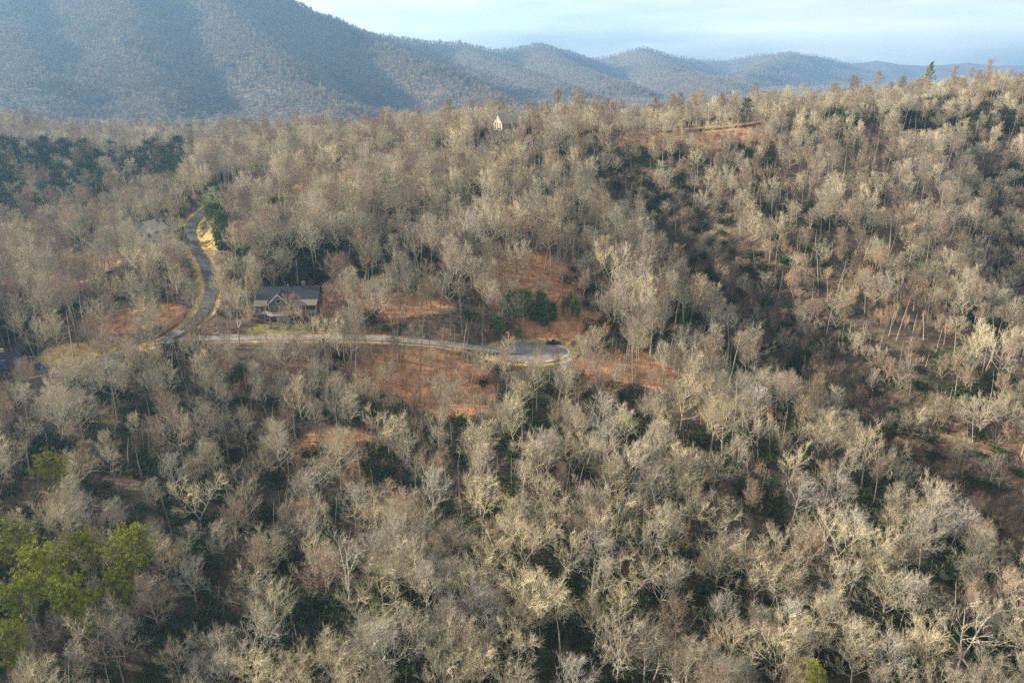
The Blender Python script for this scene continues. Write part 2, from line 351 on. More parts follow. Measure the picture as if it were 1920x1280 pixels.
# ------------------------------------------------------------------ mesh builder
class MB:
    def __init__(s): s.v, s.f = [], []
    def tube(s, pts, rad, n=4, cap=True):
        b0 = len(s.v); m = len(pts)
        for i, (p, r) in enumerate(zip(pts, rad)):
            d = (pts[min(i + 1, m - 1)] - pts[max(i - 1, 0)])
            if d.length < 1e-9: d = Vector((0, 0, 1))
            d.normalize()
            a = d.cross(Vector((0, 0, 1)) if abs(d.z) < 0.9 else Vector((1, 0, 0))).normalized(); b = d.cross(a)
            if i == m - 1 and cap:
                s.v.append(tuple(p)); break
            for k in range(n):
                t = 2 * math.pi * k / n
                s.v.append(tuple(p + a * (r * math.cos(t)) + b * (r * math.sin(t))))
        for i in range(m - 1):
            if i == m - 2 and cap:
                tip = b0 + (m - 1) * n
                for k in range(n): s.f.append((b0 + i * n + k, b0 + i * n + (k + 1) % n, tip))
            else:
                for k in range(n):
                    q, w = b0 + i * n, b0 + (i + 1) * n
                    s.f.append((q + k, q + (k + 1) % n, w + (k + 1) % n, w + k))
    def box(s, x0, x1, y0, y1, z0, z1):
        b = len(s.v)
        s.v += [(x, y, z) for z in (z0, z1) for x, y in ((x0, y0), (x1, y0), (x1, y1), (x0, y1))]
        s.f += [tuple(b + i for i in q) for q in ((3, 2, 1, 0), (4, 5, 6, 7), (0, 1, 5, 4), (1, 2, 6, 5), (2, 3, 7, 6), (3, 0, 4, 7))]
        return s
    def prism(s, poly, axis, a0, a1):
        """extrude a 2D polygon along axis ('x': poly in y,z; 'y': poly in x,z; 'z': poly in x,y)"""
        b = len(s.v); n = len(poly)
        def mk(p, t): return {'x': (t, p[0], p[1]), 'y': (p[0], t, p[1]), 'z': (p[0], p[1], t)}[axis]
        s.v += [mk(p, a0) for p in poly] + [mk(p, a1) for p in poly]
        s.f += [tuple(b + i for i in range(n)), tuple(b + n + i for i in reversed(range(n)))]
        s.f += [(b + i, b + n + i, b + n + (i + 1) % n, b + (i + 1) % n) for i in range(n)]
        return s
    def quad(s, *p):
        b = len(s.v); s.v += [tuple(q) for q in p]; s.f.append(tuple(range(b, b + len(p))))
    def mesh(s, name, m):
        me = bpy.data.meshes.new(name); me.from_pydata(s.v, [], s.f); me.update()
        me.materials.append(m if not isinstance(m, str) else M[m]); return me
    def build(s, name, m, parent=None):
        o = bpy.data.objects.new(name, s.mesh(name, m)); C.objects.link(o); o.parent = parent; return o
def fixn(o):
    import bmesh
    bm = bmesh.new(); bm.from_mesh(o.data); bmesh.ops.recalc_face_normals(bm, faces=bm.faces); bm.to_mesh(o.data); bm.free()
def tag(o, label=None, cat=None, group=None, kind=None):
    for k, v in (('label', label), ('category', cat), ('group', group), ('kind', kind)):
        if v: o[k] = v
    return o
def empty(name, loc, rz=0.0):
    o = bpy.data.objects.new(name, None); C.objects.link(o); o.location = tuple(loc); o.rotation_euler = (0, 0, rz); o.empty_display_size = 0.5; return o

# ------------------------------------------------------------------ ground sheet
def lines(lo, hi, c0, c1, fine, cap, growth=1.05):
    L = list(np.arange(c0, c1 + 1e-6, fine)); s = fine; x = c1
    while x < hi: s = min(s * growth, max(cap, abs(x) * 0.011)); x += s; L.append(x)
    s = fine; x = c0; A = []
    while x > lo: s = min(s * growth, max(cap, abs(x) * 0.011)); x -= s; A.append(x)
    return np.array(A[::-1] + L)
gx = lines(-5200, 5200, -170, 150, 2.5, 24); gy = lines(-900, 7000, 205, 262, 2.0, 18)
GX, GY = np.meshgrid(gx, gy); fx, fy = GX.ravel(), GY.ravel()
gz = H(fx, fy)
nx, ny = len(gx), len(gy)
I = np.arange(nx * ny).reshape(ny, nx)
quads = np.stack([I[:-1, :-1], I[:-1, 1:], I[1:, 1:], I[1:, :-1]], -1).reshape(-1, 4)
gm = bpy.data.meshes.new('ground')
gm.vertices.add(nx * ny); gm.vertices.foreach_set('co', np.stack([fx, fy, gz], 1).ravel().astype(np.float32))
gm.loops.add(quads.size); gm.loops.foreach_set('vertex_index', quads.ravel().astype(np.int32))
gm.polygons.add(len(quads)); gm.polygons.foreach_set('loop_start', np.arange(0, quads.size, 4, dtype=np.int32))
gm.polygons.foreach_set('use_smooth', np.ones(len(quads), bool))
gm.update(); gm.validate()
def road_dist(x, y, P):
    out = np.full(len(x), 1e3); lo, hi = P.min(0) - 25, P.max(0) + 25
    m = (x > lo[0]) & (x < hi[0]) & (y > lo[1]) & (y < hi[1])
    if m.any(): out[m] = np.hypot(x[m][:, None] - P[None, :, 0], y[m][:, None] - P[None, :, 1]).min(1)
    return out
def ell(x, y, c, a, b): return np.sqrt(((x - c[0]) / a) ** 2 + ((y - c[1]) / b) ** 2)
# open leaf-littered gaps in the wood: centre, half-sizes, share of trees kept
GAPS = [(U(1000, 535, 264), 16, 19, 0.5), (U(770, 700, 214), 20, 9, 0.95), (U(1175, 695, 218), 14, 10, 0.45), (U(1330, 250, 394), 42, 12, 0.4),
        (U(610, 330, 390), 16, 18, 0.35), (U(110, 520, 300), 22, 14, 0.4), (U(700, 590, 250), 24, 7, 0.75), (U(1070, 600, 243), 14, 6, 0.1), (U(640, 560, 256), 14, 9, 0.5),
        (U(250, 610, 252), 16, 8, 0.35), (U(860, 740, 205), 10, 8, 0.3), (U(620, 830, 187), 10, 6, 0.4)]
d_main, d_drive = road_dist(fx, fy, MAIN_RD), road_dist(fx, fy, DRIVE)
verge = np.maximum(0.92 * (1 - sstep(2.8, 5.6, d_main)), 0.8 * (1 - sstep(2.4, 4.8, d_drive)))
verge = np.maximum(verge, 1 - sstep(1.1, 1.35, ell(fx, fy, BULB, BULB_A, BULB_B)))
verge = np.maximum(verge, 1 - sstep(0.7, 1.3, ell(fx, fy, U(130, 668, 232), 16, 6)))
verge = np.maximum(verge, 1 - sstep(0.7, 1.3, ell(fx, fy, U(80, 690, 226), 8, 4)))
verge = np.maximum(verge, (1 - sstep(0.7, 1.3, ell(fx, fy, U(402, 455, 309), 6, 18))))
lawn = 1 - sstep(0.75, 1.15, ell(fx, fy, LAWN_C, 11, 4.5))
lawn = np.maximum(lawn, 1 - sstep(0.8, 1.2, ell(fx, fy, U(335, 425, 326), 6, 6)))
leafy = np.zeros(len(fx))
for c, a, b, k in GAPS: leafy = np.maximum(leafy, 1 - sstep(0.8, 1.5, ell(fx, fy, c, a, b)))
for nm, v in (('verge', verge), ('lawn', lawn), ('leafy', leafy * 0.9), ('far', sstep(480, 1000, np.hypot(fx, fy)))):
    a = gm.attributes.new(nm, 'FLOAT', 'POINT'); a.data.foreach_set('value', v.astype(np.float32))
gm.materials.append(M['ground'])
go = bpy.data.objects.new('ground', gm); C.objects.link(go); go['kind'] = 'structure'

# ------------------------------------------------------------------ roads
def ribbon(name, P, hw, m, lift=0.0, label=None):
    b = MB(); n = len(P)
    for i in range(n):
        d = P[min(i + 1, n - 1)] - P[max(i - 1, 0)]; d[2] = 0; d /= np.linalg.norm(d)
        nrm = np.array([-d[1], d[0], 0]); w = hw * (1 + 0.03 * math.sin(i * 0.7))
        for sx, dz in ((1, -0.7), (1, 0), (0, 0.05), (-1, 0), (-1, -0.7)):
            p = P[i] + nrm * sx * w; b.v.append((p[0], p[1], p[2] + dz + lift))
    for i in range(n - 1):
        for k in range(4):
            a = i * 5 + k; b.f.append((a, a + 1, a + 6, a + 5))
    o = b.build(name, m); fixn(o); o['kind'] = 'structure'; return o
ribbon('road', MAIN_RD, MAIN_HW, 'asphalt')
ribbon('driveway', DRIVE, DRIVE_HW, 'asphalt_pale', 0.03)
ribbon('dirt_track', RIDGE_TRACK, 1.6, 'dirt', -0.1)
b = MB(); NB = 64
ring = [(BULB[0] + BULB_A * math.cos(2 * math.pi * k / NB), BULB[1] + BULB_B * math.sin(2 * math.pi * k / NB)) for k in range(NB)]
b.prism(ring, 'z', BULB[2] - 0.8, BULB[2] + 0.09)
o = b.build('turnaround_pavement', 'asphalt_pale'); fixn(o); o['kind'] = 'structure'
b = MB()   # pale concrete kerb round the outer end of the turnaround
prof = [(1.0, 0.0), (1.0, 0.22), (1.035, 0.24), (1.06, 0.10), (1.06, -0.8), (1.0, -0.8)]
K = [math.radians(a) for a in range(-95, 60, 5)]
for a in K:
    for s_, z in prof: b.v.append((BULB[0] + BULB_A * s_ * math.cos(a), BULB[1] + BULB_B * s_ * math.sin(a) , BULB[2] + z))
for i in range(len(K) - 1):
    for k in range(6): b.f.append((i * 6 + k, i * 6 + (k + 1) % 6, (i + 1) * 6 + (k + 1) % 6, (i + 1) * 6 + k))
b.f.append(tuple(range(6))); b.f.append(tuple(range((len(K) - 1) * 6, len(K) * 6))[::-1])
o = b.build('kerb', 'concrete'); fixn(o); o['kind'] = 'structure'
CD = spline([U(*p) for p in [(300, 446, 317), (318, 441, 318), (335, 440, 318.5), (352, 439, 319)]])
for i in range(len(CD)): CD[i, 2] = max(H1(CD[i, 0], CD[i, 1]) + 0.12, CD[i, 2])
ribbon('cottage_drive', CD, 1.5, 'concrete', 0.02)

# ------------------------------------------------------------------ buildings
def gable_roof(name, m, parent, x0, x1, y0, y1, ze, zr, axis='x', over=0.6, th=0.25):
    """two-slope roof slab, ridge along axis"""
    b = MB()
    if axis == 'x': lo, hi, a0, a1 = y0, y1, x0 - over, x1 + over
    else: lo, hi, a0, a1 = x0, x1, y0 - over, y1 + over
    mid = (lo + hi) / 2; sl = (zr - ze) / (mid - lo); e = ze - over * sl
    poly = [(lo - over, e), (mid, zr), (hi + over, e), (hi + over, e + th), (mid, zr + th), (lo - over, e + th)]
    b.prism(poly, axis, a0, a1)
    o = b.build(name, m, parent); fixn(o); return o
def gable_wall(name, m, parent, x0, x1, y0, y1, z0, ze, zr, axis='x'):
    b = MB()
    if axis == 'x': poly = [(y0, z0), (y1, z0), (y1, ze), ((y0 + y1) / 2, zr), (y0, ze)]; b.prism(poly, 'x', x0, x1)
    else: poly = [(x0, z0), (x1, z0), (x1, ze), ((x0 + x1) / 2, zr), (x0, ze)]; b.prism(poly, 'y', y0, y1)
    o = b.build(name, m, parent); fixn(o); return o
def window(parent, cx, cz, w, h, face, at, trim='cream', bars=1):
    """window set into a wall; face: '-y' front, '-x' left, '+x' right"""
    f = MB(); g = MB(); t = 0.12
    def bx(mb, u0, u1, z0, z1, d0, d1):
        if face == '-y': mb.box(u0, u1, at - d1, at - d0, z0, z1)
        elif face == '-x': mb.box(at - d1, at - d0, u0, u1, z0, z1)
        else: mb.box(at + d0, at + d1, u0, u1, z0, z1)
    bx(f, cx - w / 2 - t, cx - w / 2, cz - h / 2 - t, cz + h / 2 + t, 0, 0.11); bx(f, cx + w / 2, cx + w / 2 + t, cz - h / 2 - t, cz + h / 2 + t, 0, 0.11)
    bx(f, cx - w / 2, cx + w / 2, cz + h / 2, cz + h / 2 + t, 0, 0.108); bx(f, cx - w / 2, cx + w / 2, cz - h / 2 - t, cz - h / 2, 0, 0.14)
    for i in range(bars):
        x = cx - w / 2 + w * (i + 1) / (bars + 1); bx(f, x - 0.035, x + 0.035, cz - h / 2, cz + h / 2, 0, 0.09)
    bx(g, cx - w / 2, cx + w / 2, cz - h / 2, cz + h / 2, 0.0, 0.04)
    o = f.build('window', trim, parent); g.build('pane', 'glass', o); return o

hz0 = float(HOUSE_O[2]) - 0.2
hs = tag(empty('house', (HOUSE_O[0], HOUSE_O[1], hz0), R(4)), 'large dark-roofed lodge with cream front gable and raised deck behind the lawn', 'house')
hs.scale = (0.9, 0.9, 0.95)
MB().box(-11, 11, 0, 11, -1.5, 3.0).build('lower_wall', 'stone', hs)
gable_wall('wall', 'siding', hs, -11, 11, 0.05, 10.95, 3.0, 6.2, 10.0)
rf = gable_roof('roof', 'roof', hs, -11, 11, 0, 11, 6.25, 10.3, over=0.7)
MB().box(4.6, 5.9, 6.2, 7.5, 8.5, 11.8).build('chimney', 'stone', rf)
MB().box(-0.4, -0.1, 5.4, 5.7, 10.3, 11.1).build('vent_pipe', 'cream', rf)
gable_wall('gable_wall', 'siding', hs, -6.2, 1.2, -2.6, 4.5, 3.0, 6.2, 9.3, 'y')
fr = gable_roof('gable_roof', 'roof', hs, -6.2, 1.2, -2.6, 4.6, 6.25, 9.5, 'y', over=0.6)
for s in (-1, 1):   # cream barge boards on the front gable
    b = MB(); x0, x1 = -2.5, -2.5 + s * 4.35; sl = (9.5 - 6.25) / 3.7
    z1 = 9.5 - sl * 4.35
    b.prism([(x0, 9.5 - 0.25), (x1, z1 - 0.25), (x1, z1 + 0.33), (x0, 9.5 + 0.33)], 'y', -3.32, -3.2); o = b.build('barge_board', 'cream', fr); fixn(o)
b = MB()   # round-headed window in the gable
for r0, dep, nm, mm in ((0.95, 0.10, 'arched_window', 'cream'),):
    pl = [(-2.5 + r0 * math.cos(a), 7.25 + r0 * math.sin(a)) for a in [math.pi * k / 12 for k in range(24)]]
    b.prism(pl, 'y', -2.6 - dep, -2.6); aw = b.build(nm, mm, hs); fixn(aw)
b = MB(); pl = [(-2.5 + 0.7 * math.cos(a), 7.25 + 0.7 * math.sin(a)) for a in [math.pi * k / 12 for k in range(24)]]
b.prism(pl, 'y', -2.76, -2.69); o = b.build('pane', 'glass', aw); fixn(o)
for cx, w, h, bars in ((-5.0, 1.0, 1.9, 1), (-3.1, 1.0, 2.2, 1), (-1.9, 1.0, 2.2, 1), (0.0, 1.0, 1.9, 1)): window(hs, cx, 4.5, w, h, '-y', -2.6, 'cream', bars)
for cx in (3.4, 5.2, 8.4): window(hs, cx, 4.6, 1.1, 1.5, '-y', 0.05)
for cx in (-9.6, -8.0): window(hs, cx, 4.6, 0.9, 1.4, '-y', 0.05)
for cx in (-7.5, -4.0, -1.0, 4.5, 7.5): window(hs, cx, 1.4, 1.3, 1.9, '-y', 0.0)
for cy in (3, 7.5): window(hs, cy, 4.6, 1.1, 1.5, '-x', -11.0)
for xs in (-6.2, 1.2): MB().box(xs - 0.12, xs + 0.12, -2.72, -2.48, 3.0, 6.3).build('corner_board', 'cream', hs)
# deck: half-octagon bay plus a wing to the right
dp = [(-7.5, -2.6), (-6.0, -5.2), (-4.2, -6.2), (-0.6, -6.2), (1.4, -5.0), (2.4, -3.4), (10.8, -3.4), (10.8, 0.0), (1.3, 0.0), (1.3, -2.55)]
b = MB(); b.prism(dp, 'z', 2.72, 2.98); dk = b.build('deck', 'timber', hs); fixn(dk)
rail_pts = dp[:7] + [(10.8, -0.2)]
for (xa, ya), (xb, yb) in zip(rail_pts[:-1], rail_pts[1:]):
    L = math.hypot(xb - xa, yb - ya); n = max(1, round(L / 1.6))
    for zc, r_ in ((3.98, 0.07), (3.15, 0.05), (3.56, 0.035)):
        b = MB(); b.tube([Vector((xa, ya, zc)), Vector((xb, yb, zc))], [r_, r_], 4, False); b.build('rail', 'cream', dk)
    for k in range(n):
        x, y = xa + (xb - xa) * k / n, ya + (yb - ya) * k / n
        MB().box(x - 0.07, x + 0.07, y - 0.07, y + 0.07, 2.9, 4.1).build('railing_post', 'cream', dk)
for x, y in ((-5.6, -4.9), (-2.5, -5.9), (0.9, -4.9), (5.4, -3.1), (8.2, -3.1), (10.5, -3.1)):
    MB().box(x - 0.24, x + 0.24, y - 0.24, y + 0.24, -1.5, 2.75).build('deck_post', 'timber', hs)
# tan porch roofs left and right of the gable
for x0, x1 in ((-11.8, -6.9), (3.0, 11.4)):
    b = MB(); b.prism([(0.0, 6.75), (-3.0, 5.45), (-3.0, 5.68), (0.0, 6.98)], 'x', x0, x1); o = b.build('porch_roof', 'roof_tan', hs); fixn(o)
    for x in (x0 + 0.4, (x0 + x1) / 2, x1 - 0.4): MB().box(x - 0.1, x + 0.1, -2.85, -2.65, 2.98, 5.6).build('porch_post', 'cream', hs)
b = MB(); b.prism([(-11.6, -3.4), (-7.6, -3.4), (-7.6, 0), (-11.6, 0)], 'z', 2.72, 2.98); b.build('porch_deck', 'timber', hs)
b = MB(); b.prism([(-0.05, 3.0), (-3.4, 3.0), (-3.4, 3.95), (-0.05, 3.95)], 'x', -11.6, -11.45); b.build('porch_screen', 'cream', hs)

def small_house(name, loc, rz, label, w, d, ze, zr, wallm, roofm, wins, axis='x', chim=None, z0=-1.0):
    h = tag(empty(name, loc, rz), label, 'house')
    gable_wall('wall', wallm, h, -w / 2, w / 2, -d / 2, d / 2, z0, ze, zr - 0.2, axis)
    r = gable_roof('roof', roofm, h, -w / 2, w / 2, -d / 2, d / 2, ze + 0.05, zr, axis, 0.5)
    for face, c, z, ww, hh in wins: window(h, c, z, ww, hh, face, {'-y': -d / 2, '-x': -w / 2, '+x': w / 2}[face])
    if chim: MB().box(chim[0] - 0.45, chim[0] + 0.45, chim[1] - 0.45, chim[1] + 0.45, ze, zr + 1.1).build('chimney', chim[2], r)
    return h, r
# cabin below the road at the far left
cb, cr = small_house('cabin', (CABIN_O[0], CABIN_O[1], CABIN_O[2]), R(12), 'dark-roofed cabin with white chimney beside yellow grass and blue car', 14.5, 9.5, 3.6, 7.2, 'siding', 'roof',
    [('-y', -4, 1.6, 1.2, 1.4), ('-y', 0, 1.6, 1.2, 1.4), ('-y', 4, 1.6, 1.2, 1.4), ('+x', 0, 1.8, 1.4, 1.4)], chim=(1.6, 1.2, 'cream'))
pl = [(2.9 + 0.75 * math.cos(a), 0.75 * math.sin(a) - 2.5) for a in [math.pi * k / 8 for k in range(16)]]
b = MB(); b.prism(pl, 'z', 5.0, 5.75); o = b.build('round_skylight', 'roof_tan', cr); fixn(o)
# beige cottage at the bend of the road
small_house('cottage', COTT_O + np.array([-1.5, 1.0, 0]), R(-18), 'beige cottage with pale gable roof half hidden by trees at the road bend', 9.5, 8.0, 3.8, 7.4, 'cream', 'cream_wall',
    [('-y', -2, 1.8, 1.2, 1.5), ('-y', 2, 1.8, 1.2, 1.5), ('-x', 0, 1.8, 1.2, 1.5)], axis='y', chim=(1.5, 2.5, 'stone'))
# pale house on the hill crest
ch, crf = small_house('crest_house', CREST_O, R(30), 'pale house with tall windows and steep grey gables on the hill crest', 15.0, 9.0, 6.4, 10.8, 'cream_wall', 'roof_grey',
    [('-x', -2.6, 4.6, 1.0, 3.6), ('-x', 0, 4.6, 1.0, 3.6), ('-x', 2.6, 4.6, 1.0, 3.6), ('-y', -3, 4.6, 1.2, 2.4), ('-y', 3, 4.6, 1.2, 2.4)], axis='x', chim=(2.0, 2.0, 'stone'))
gable_wall('wing_wall', 'cream_wall', ch, 1.0, 5.0, -7.0, -4.3, -1.0, 6.0, 8.6, 'y'); gable_roof('wing_roof', 'roof_grey', ch, 1.0, 5.0, -7.0, -1.0, 6.05, 9.0, 'y', 0.5)
MB().box(-10.4, -7.52, -4.2, 4.2, -2, 2.6).build('terrace', 'cream_wall', ch)
# two long low buildings on the valley floor under the mountain
for px, py, Y, L, lab in ((510, 219, 1290, 20, 'long low grey-roofed building on the valley floor under the mountain'), (576, 219, 1290, 15, 'shorter white building on the valley floor under the mountain')):
    p = U(px, py, Y); small_house('valley_building', (p[0], p[1], H1(p[0], p[1])), R(8), lab, L, 8, 4, 6.5, 'cream_wall', 'roof_grey',
        [('-y', -L / 4, 2, 2, 1.6), ('-y', L / 4, 2, 2, 1.6)])

# ------------------------------------------------------------------ cars
def car(loc, rz, label, paint, pickup=False):
    c = tag(empty('parked_car', loc, rz), label, 'car')
    L, w = 2.3, 0.92
    side = [(-L, 0.42), (-L, 0.98), (-L + 0.25, 1.08), (-1.0, 1.12), (-0.95, 1.1), (1.0, 1.08), (2.0, 1.0), (L, 0.86), (L, 0.40), (1.9, 0.3), (-1.9, 0.3)]
    b = MB(); b.prism(side, 'y', -w, w); o = b.build('body', paint, c); fixn(o)
    cab = [(-2.05, 1.06), (-1.75, 1.66), (0.25, 1.70), (1.15, 1.08)] if not pickup else [(-0.75, 1.06), (-0.6, 1.72), (0.45, 1.74), (1.15, 1.08)]
    b = MB(); b.prism(cab, 'y', -w + 0.1, w - 0.1); o = b.build('cabin_glass', 'glass', c); fixn(o)
    x0, x1 = cab[1][0], cab[2][0]
    MB().box(x0 + 0.03, x1 - 0.03, -w + 0.12, w - 0.12, cab[1][1] - 0.02, cab[2][1] + 0.05).build('roof_panel', paint, c)
    for sx in (-1.45, 1.42):
        for sy in (-1, 1):
            b = MB(); b.prism([(sx + 0.35 * math.cos(a), 0.35 + 0.35 * math.sin(a)) for a in [math.pi * k / 8 for k in range(16)]], 'y', sy * w - 0.12, sy * w + 0.05); wh = b.build('wheel', 'rubber', c); fixn(wh)
            b = MB(); b.prism([(sx + 0.2 * math.cos(a), 0.35 + 0.2 * math.sin(a)) for a in [math.pi * k / 6 for k in range(12)]], 'y', sy * (w + 0.01) - 0.06, sy * (w + 0.01) + 0.06); o = b.build('rim', 'chrome', wh); fixn(o)
    for sy in (-0.62, 0.62): MB().box(L - 0.06, L + 0.03, sy - 0.2, sy + 0.2, 0.66, 0.82).build('headlight', 'lamp', c)
    return c
p = U(1038, 636, 236.5); car((p[0], p[1], BULB[2] - 0.02 if False else H1(p[0], p[1]) + 0.02), R(-12), 'small dark pickup parked at the back edge of the turnaround', 'car_dark', True)
p = U(76, 704, 225); car((p[0], p[1], H1(p[0], p[1]) + 0.02), R(-25), 'blue car parked on the grass beside the dark-roofed cabin', 'car_blue')

# ------------------------------------------------------------------ trees: meshes
def rvec(rs, k=1.0): return Vector((rs.uniform(-k, k), rs.uniform(-k, k), rs.uniform(-k, k)))
def path(rs, p, d, L, n, up, wob):
    pts = [p.copy()]; d = d.normalized()
    for i in range(n):
        d = (d + Vector((0, 0, up / n)) + rvec(rs, wob)).normalized(); p = p + d * (L / n); pts.append(p.copy())
    return pts
def along(pts, t):
    f = t * (len(pts) - 1); i = min(int(f), len(pts) - 2); return pts[i].lerp(pts[i + 1], f - i), (pts[i + 1] - pts[i]).normalized()
def side_dir(rs, d, ang):
    a = d.cross(Vector((rs.uniform(-1, 1), rs.uniform(-1, 1), rs.uniform(-0.4, 1)))).normalized()
    return (d * math.cos(ang) + a * math.sin(ang)).normalized()
def bare_tree(seed, H_=21, start=0.4, limbs=13, spread=0.36, elev=(30, 55), up=0.5, wob=0.16, sub=8, tw=5, fine=3, forks=1, tr=0.26, fine_r=0.02, fine_len=1.25, lean=0.0):
    rs = random.Random(seed); T, K = MB(), MB()
    leaders = []
    if forks == 1:
        pts = path(rs, Vector((0, 0, -0.6)), Vector((lean, 0, 1)), H_ * 0.93, 9, 0.2, 0.05)
        T.tube(pts, [tr * (1.25 if i == 0 else 1) * (1 - 0.93 * i / 9) + 0.02 for i in range(10)], 6); leaders.append((pts, tr, start))
    else:
        n0 = 4; hs_ = H_ * rs.uniform(0.28, 0.42)
        base = path(rs, Vector((0, 0, -0.6)), Vector((lean, 0, 1)), hs_, n0, 0.1, 0.04)
        T.tube(base, [tr * (1.25 if i == 0 else 1 - 0.06 * i) for i in range(n0 + 1)], 6)
        a0 = rs.uniform(0, 6.28)
        for k in range(forks):
            a = a0 + k * 6.283 / forks + rs.uniform(-.4, .4); ti = rs.uniform(0.28, 0.5)
            pts = path(rs, base[-1] - Vector((0, 0, 0.1)), Vector((math.cos(a) * ti, math.sin(a) * ti, 1)), (H_ - hs_) * rs.uniform(0.85, 1.02), 7, 0.25, 0.09)
            T.tube(pts, [tr * 0.72 * (1 - 0.93 * i / 7) + 0.02 for i in range(8)], 5); leaders.append((pts, tr * 0.7, 0.12))
    nl = max(5, limbs // len(leaders))
    for pts, r0, s0 in leaders:
        az = rs.uniform(0, 6.28)
        for k in range(nl):
            t = s0 + (0.97 - s0) * ((k + rs.uniform(0.1, 0.9)) / nl); p, d = along(pts, t); az += 2.4 + rs.uniform(-.5, .5)
            e = R(rs.uniform(*elev)) + 0.35 * (t - 0.5)
            dr = Vector((math.cos(az) * math.cos(e), math.sin(az) * math.cos(e), math.sin(e)))
            L = H_ * spread * (1.12 - 0.62 * (t - s0) / (1 - s0)) * rs.uniform(0.75, 1.15) * (0.8 if forks > 1 else 1)
            r1 = max(0.058, r0 * 0.5 * (1.15 - t))
            lp = path(rs, p, dr, L, 6, up, wob); K.tube(lp, [r1 * (1 - 0.85 * i / 6) for i in range(7)], 4)
            for j in range(sub):
                t2 = 0.22 + 0.78 * (j + rs.random()) / sub; p2, d2 = along(lp, min(t2, 0.99))
                L2 = L * 0.42 * (1.25 - 0.65 * t2) * rs.uniform(0.7, 1.25)
                lp2 = path(rs, p2, side_dir(rs, d2, R(rs.uniform(28, 58))), L2, 3, up * 0.8, wob)
                r2 = max(0.033, r1 * 0.47 * (1.1 - 0.5 * t2)); K.tube(lp2, [r2, r2 * 0.8, r2 * 0.6, r2 * 0.2], 3)
                for m_ in range(tw):
                    t3 = 0.2 + 0.8 * (m_ + rs.random()) / tw; p3, d3 = along(lp2, min(t3, 0.99))
                    L3 = fine_len * rs.uniform(0.8, 1.5) * (0.5 + 0.22 * min(L2, 3))
                    lp3 = path(rs, p3, side_dir(rs, d3, R(rs.uniform(22, 55))), L3, 2, up * 0.6, wob); K.tube(lp3, [fine_r * 1.25, fine_r, fine_r * 0.4], 3)
                    for q in range(fine):
                        p4, d4 = along(lp3, rs.uniform(0.15, 1)); d4 = side_dir(rs, d4, R(rs.uniform(20, 55)))
                        K.tube([p4, p4 + (d4 + Vector((0, 0, 0.15))) * L3 * rs.uniform(0.4, 0.75)], [fine_r * 0.85, fine_r * 0.3], 3)
    return T, K
def brush_clump(seed, H_=5.0, stems=9):
    rs = random.Random(seed); T, K = MB(), MB()
    for k in range(stems):
        a = rs.uniform(0, 6.28); ti = rs.uniform(0.1, 0.6)
        pts = path(rs, Vector((math.cos(a) * rs.uniform(0, .7), math.sin(a) * rs.uniform(0, .7), -0.3)), Vector((math.cos(a) * ti, math.sin(a) * ti, 1)), H_ * rs.uniform(0.6, 1.05), 5, 0.1, 0.12)
        T.tube(pts, [0.05 * (1 - 0.8 * i / 5) for i in range(6)], 3)
        for j in range(10):
            p2, d2 = along(pts, rs.uniform(0.25, 1)); lp = path(rs, p2, side_dir(rs, d2, R(rs.uniform(25, 60))), rs.uniform(0.7, 1.5), 2, 0.4, 0.15); K.tube(lp, [0.025, 0.02, 0.008], 3)
            for q in range(6):
                p4, d4 = along(lp, rs.uniform(0.1, 1)); K.tube([p4, p4 + side_dir(rs, d4, R(rs.uniform(20, 60))) * rs.uniform(0.3, 0.7)], [0.016, 0.006], 3)
    return T, K
def leaf(mb, p, d, L, w, rs):
    a = d.cross(rvec(rs)).normalized(); u = d.cross(a) * (0.18 * L)
    mb.quad(p, p + d * L * 0.5 + a * w + u, p + d * L, p + d * L * 0.5 - a * w + u)
def shrub(seed, r=1.8, h=2.6, n=620):
    rs = random.Random(seed); T, K = MB(), MB(); tips = []
    for k in range(11):
        a = rs.uniform(0, 6.28); ti = rs.uniform(0.2, 1.1)
        pts = path(rs, Vector((rs.uniform(-.4, .4), rs.uniform(-.4, .4), -0.3)), Vector((math.cos(a) * ti, math.sin(a) * ti, 1)), h * rs.uniform(0.65, 1.15), 4, 0, 0.15)
        T.tube(pts, [0.05, 0.045, 0.035, 0.025, 0.01], 3)
        for j in range(5): tips.append(along(pts, rs.uniform(0.45, 1))[0] + rvec(rs, r * 0.28))
    for t in tips:
        for q in range(n // len(tips)):
            d = rvec(rs); d.z = abs(d.z) * 0.5 + 0.1; d.normalize(); leaf(K, t + d * rs.uniform(0, 0.35), d, rs.uniform(0.22, 0.42), rs.uniform(0.06, 0.10), rs)
    return T, K
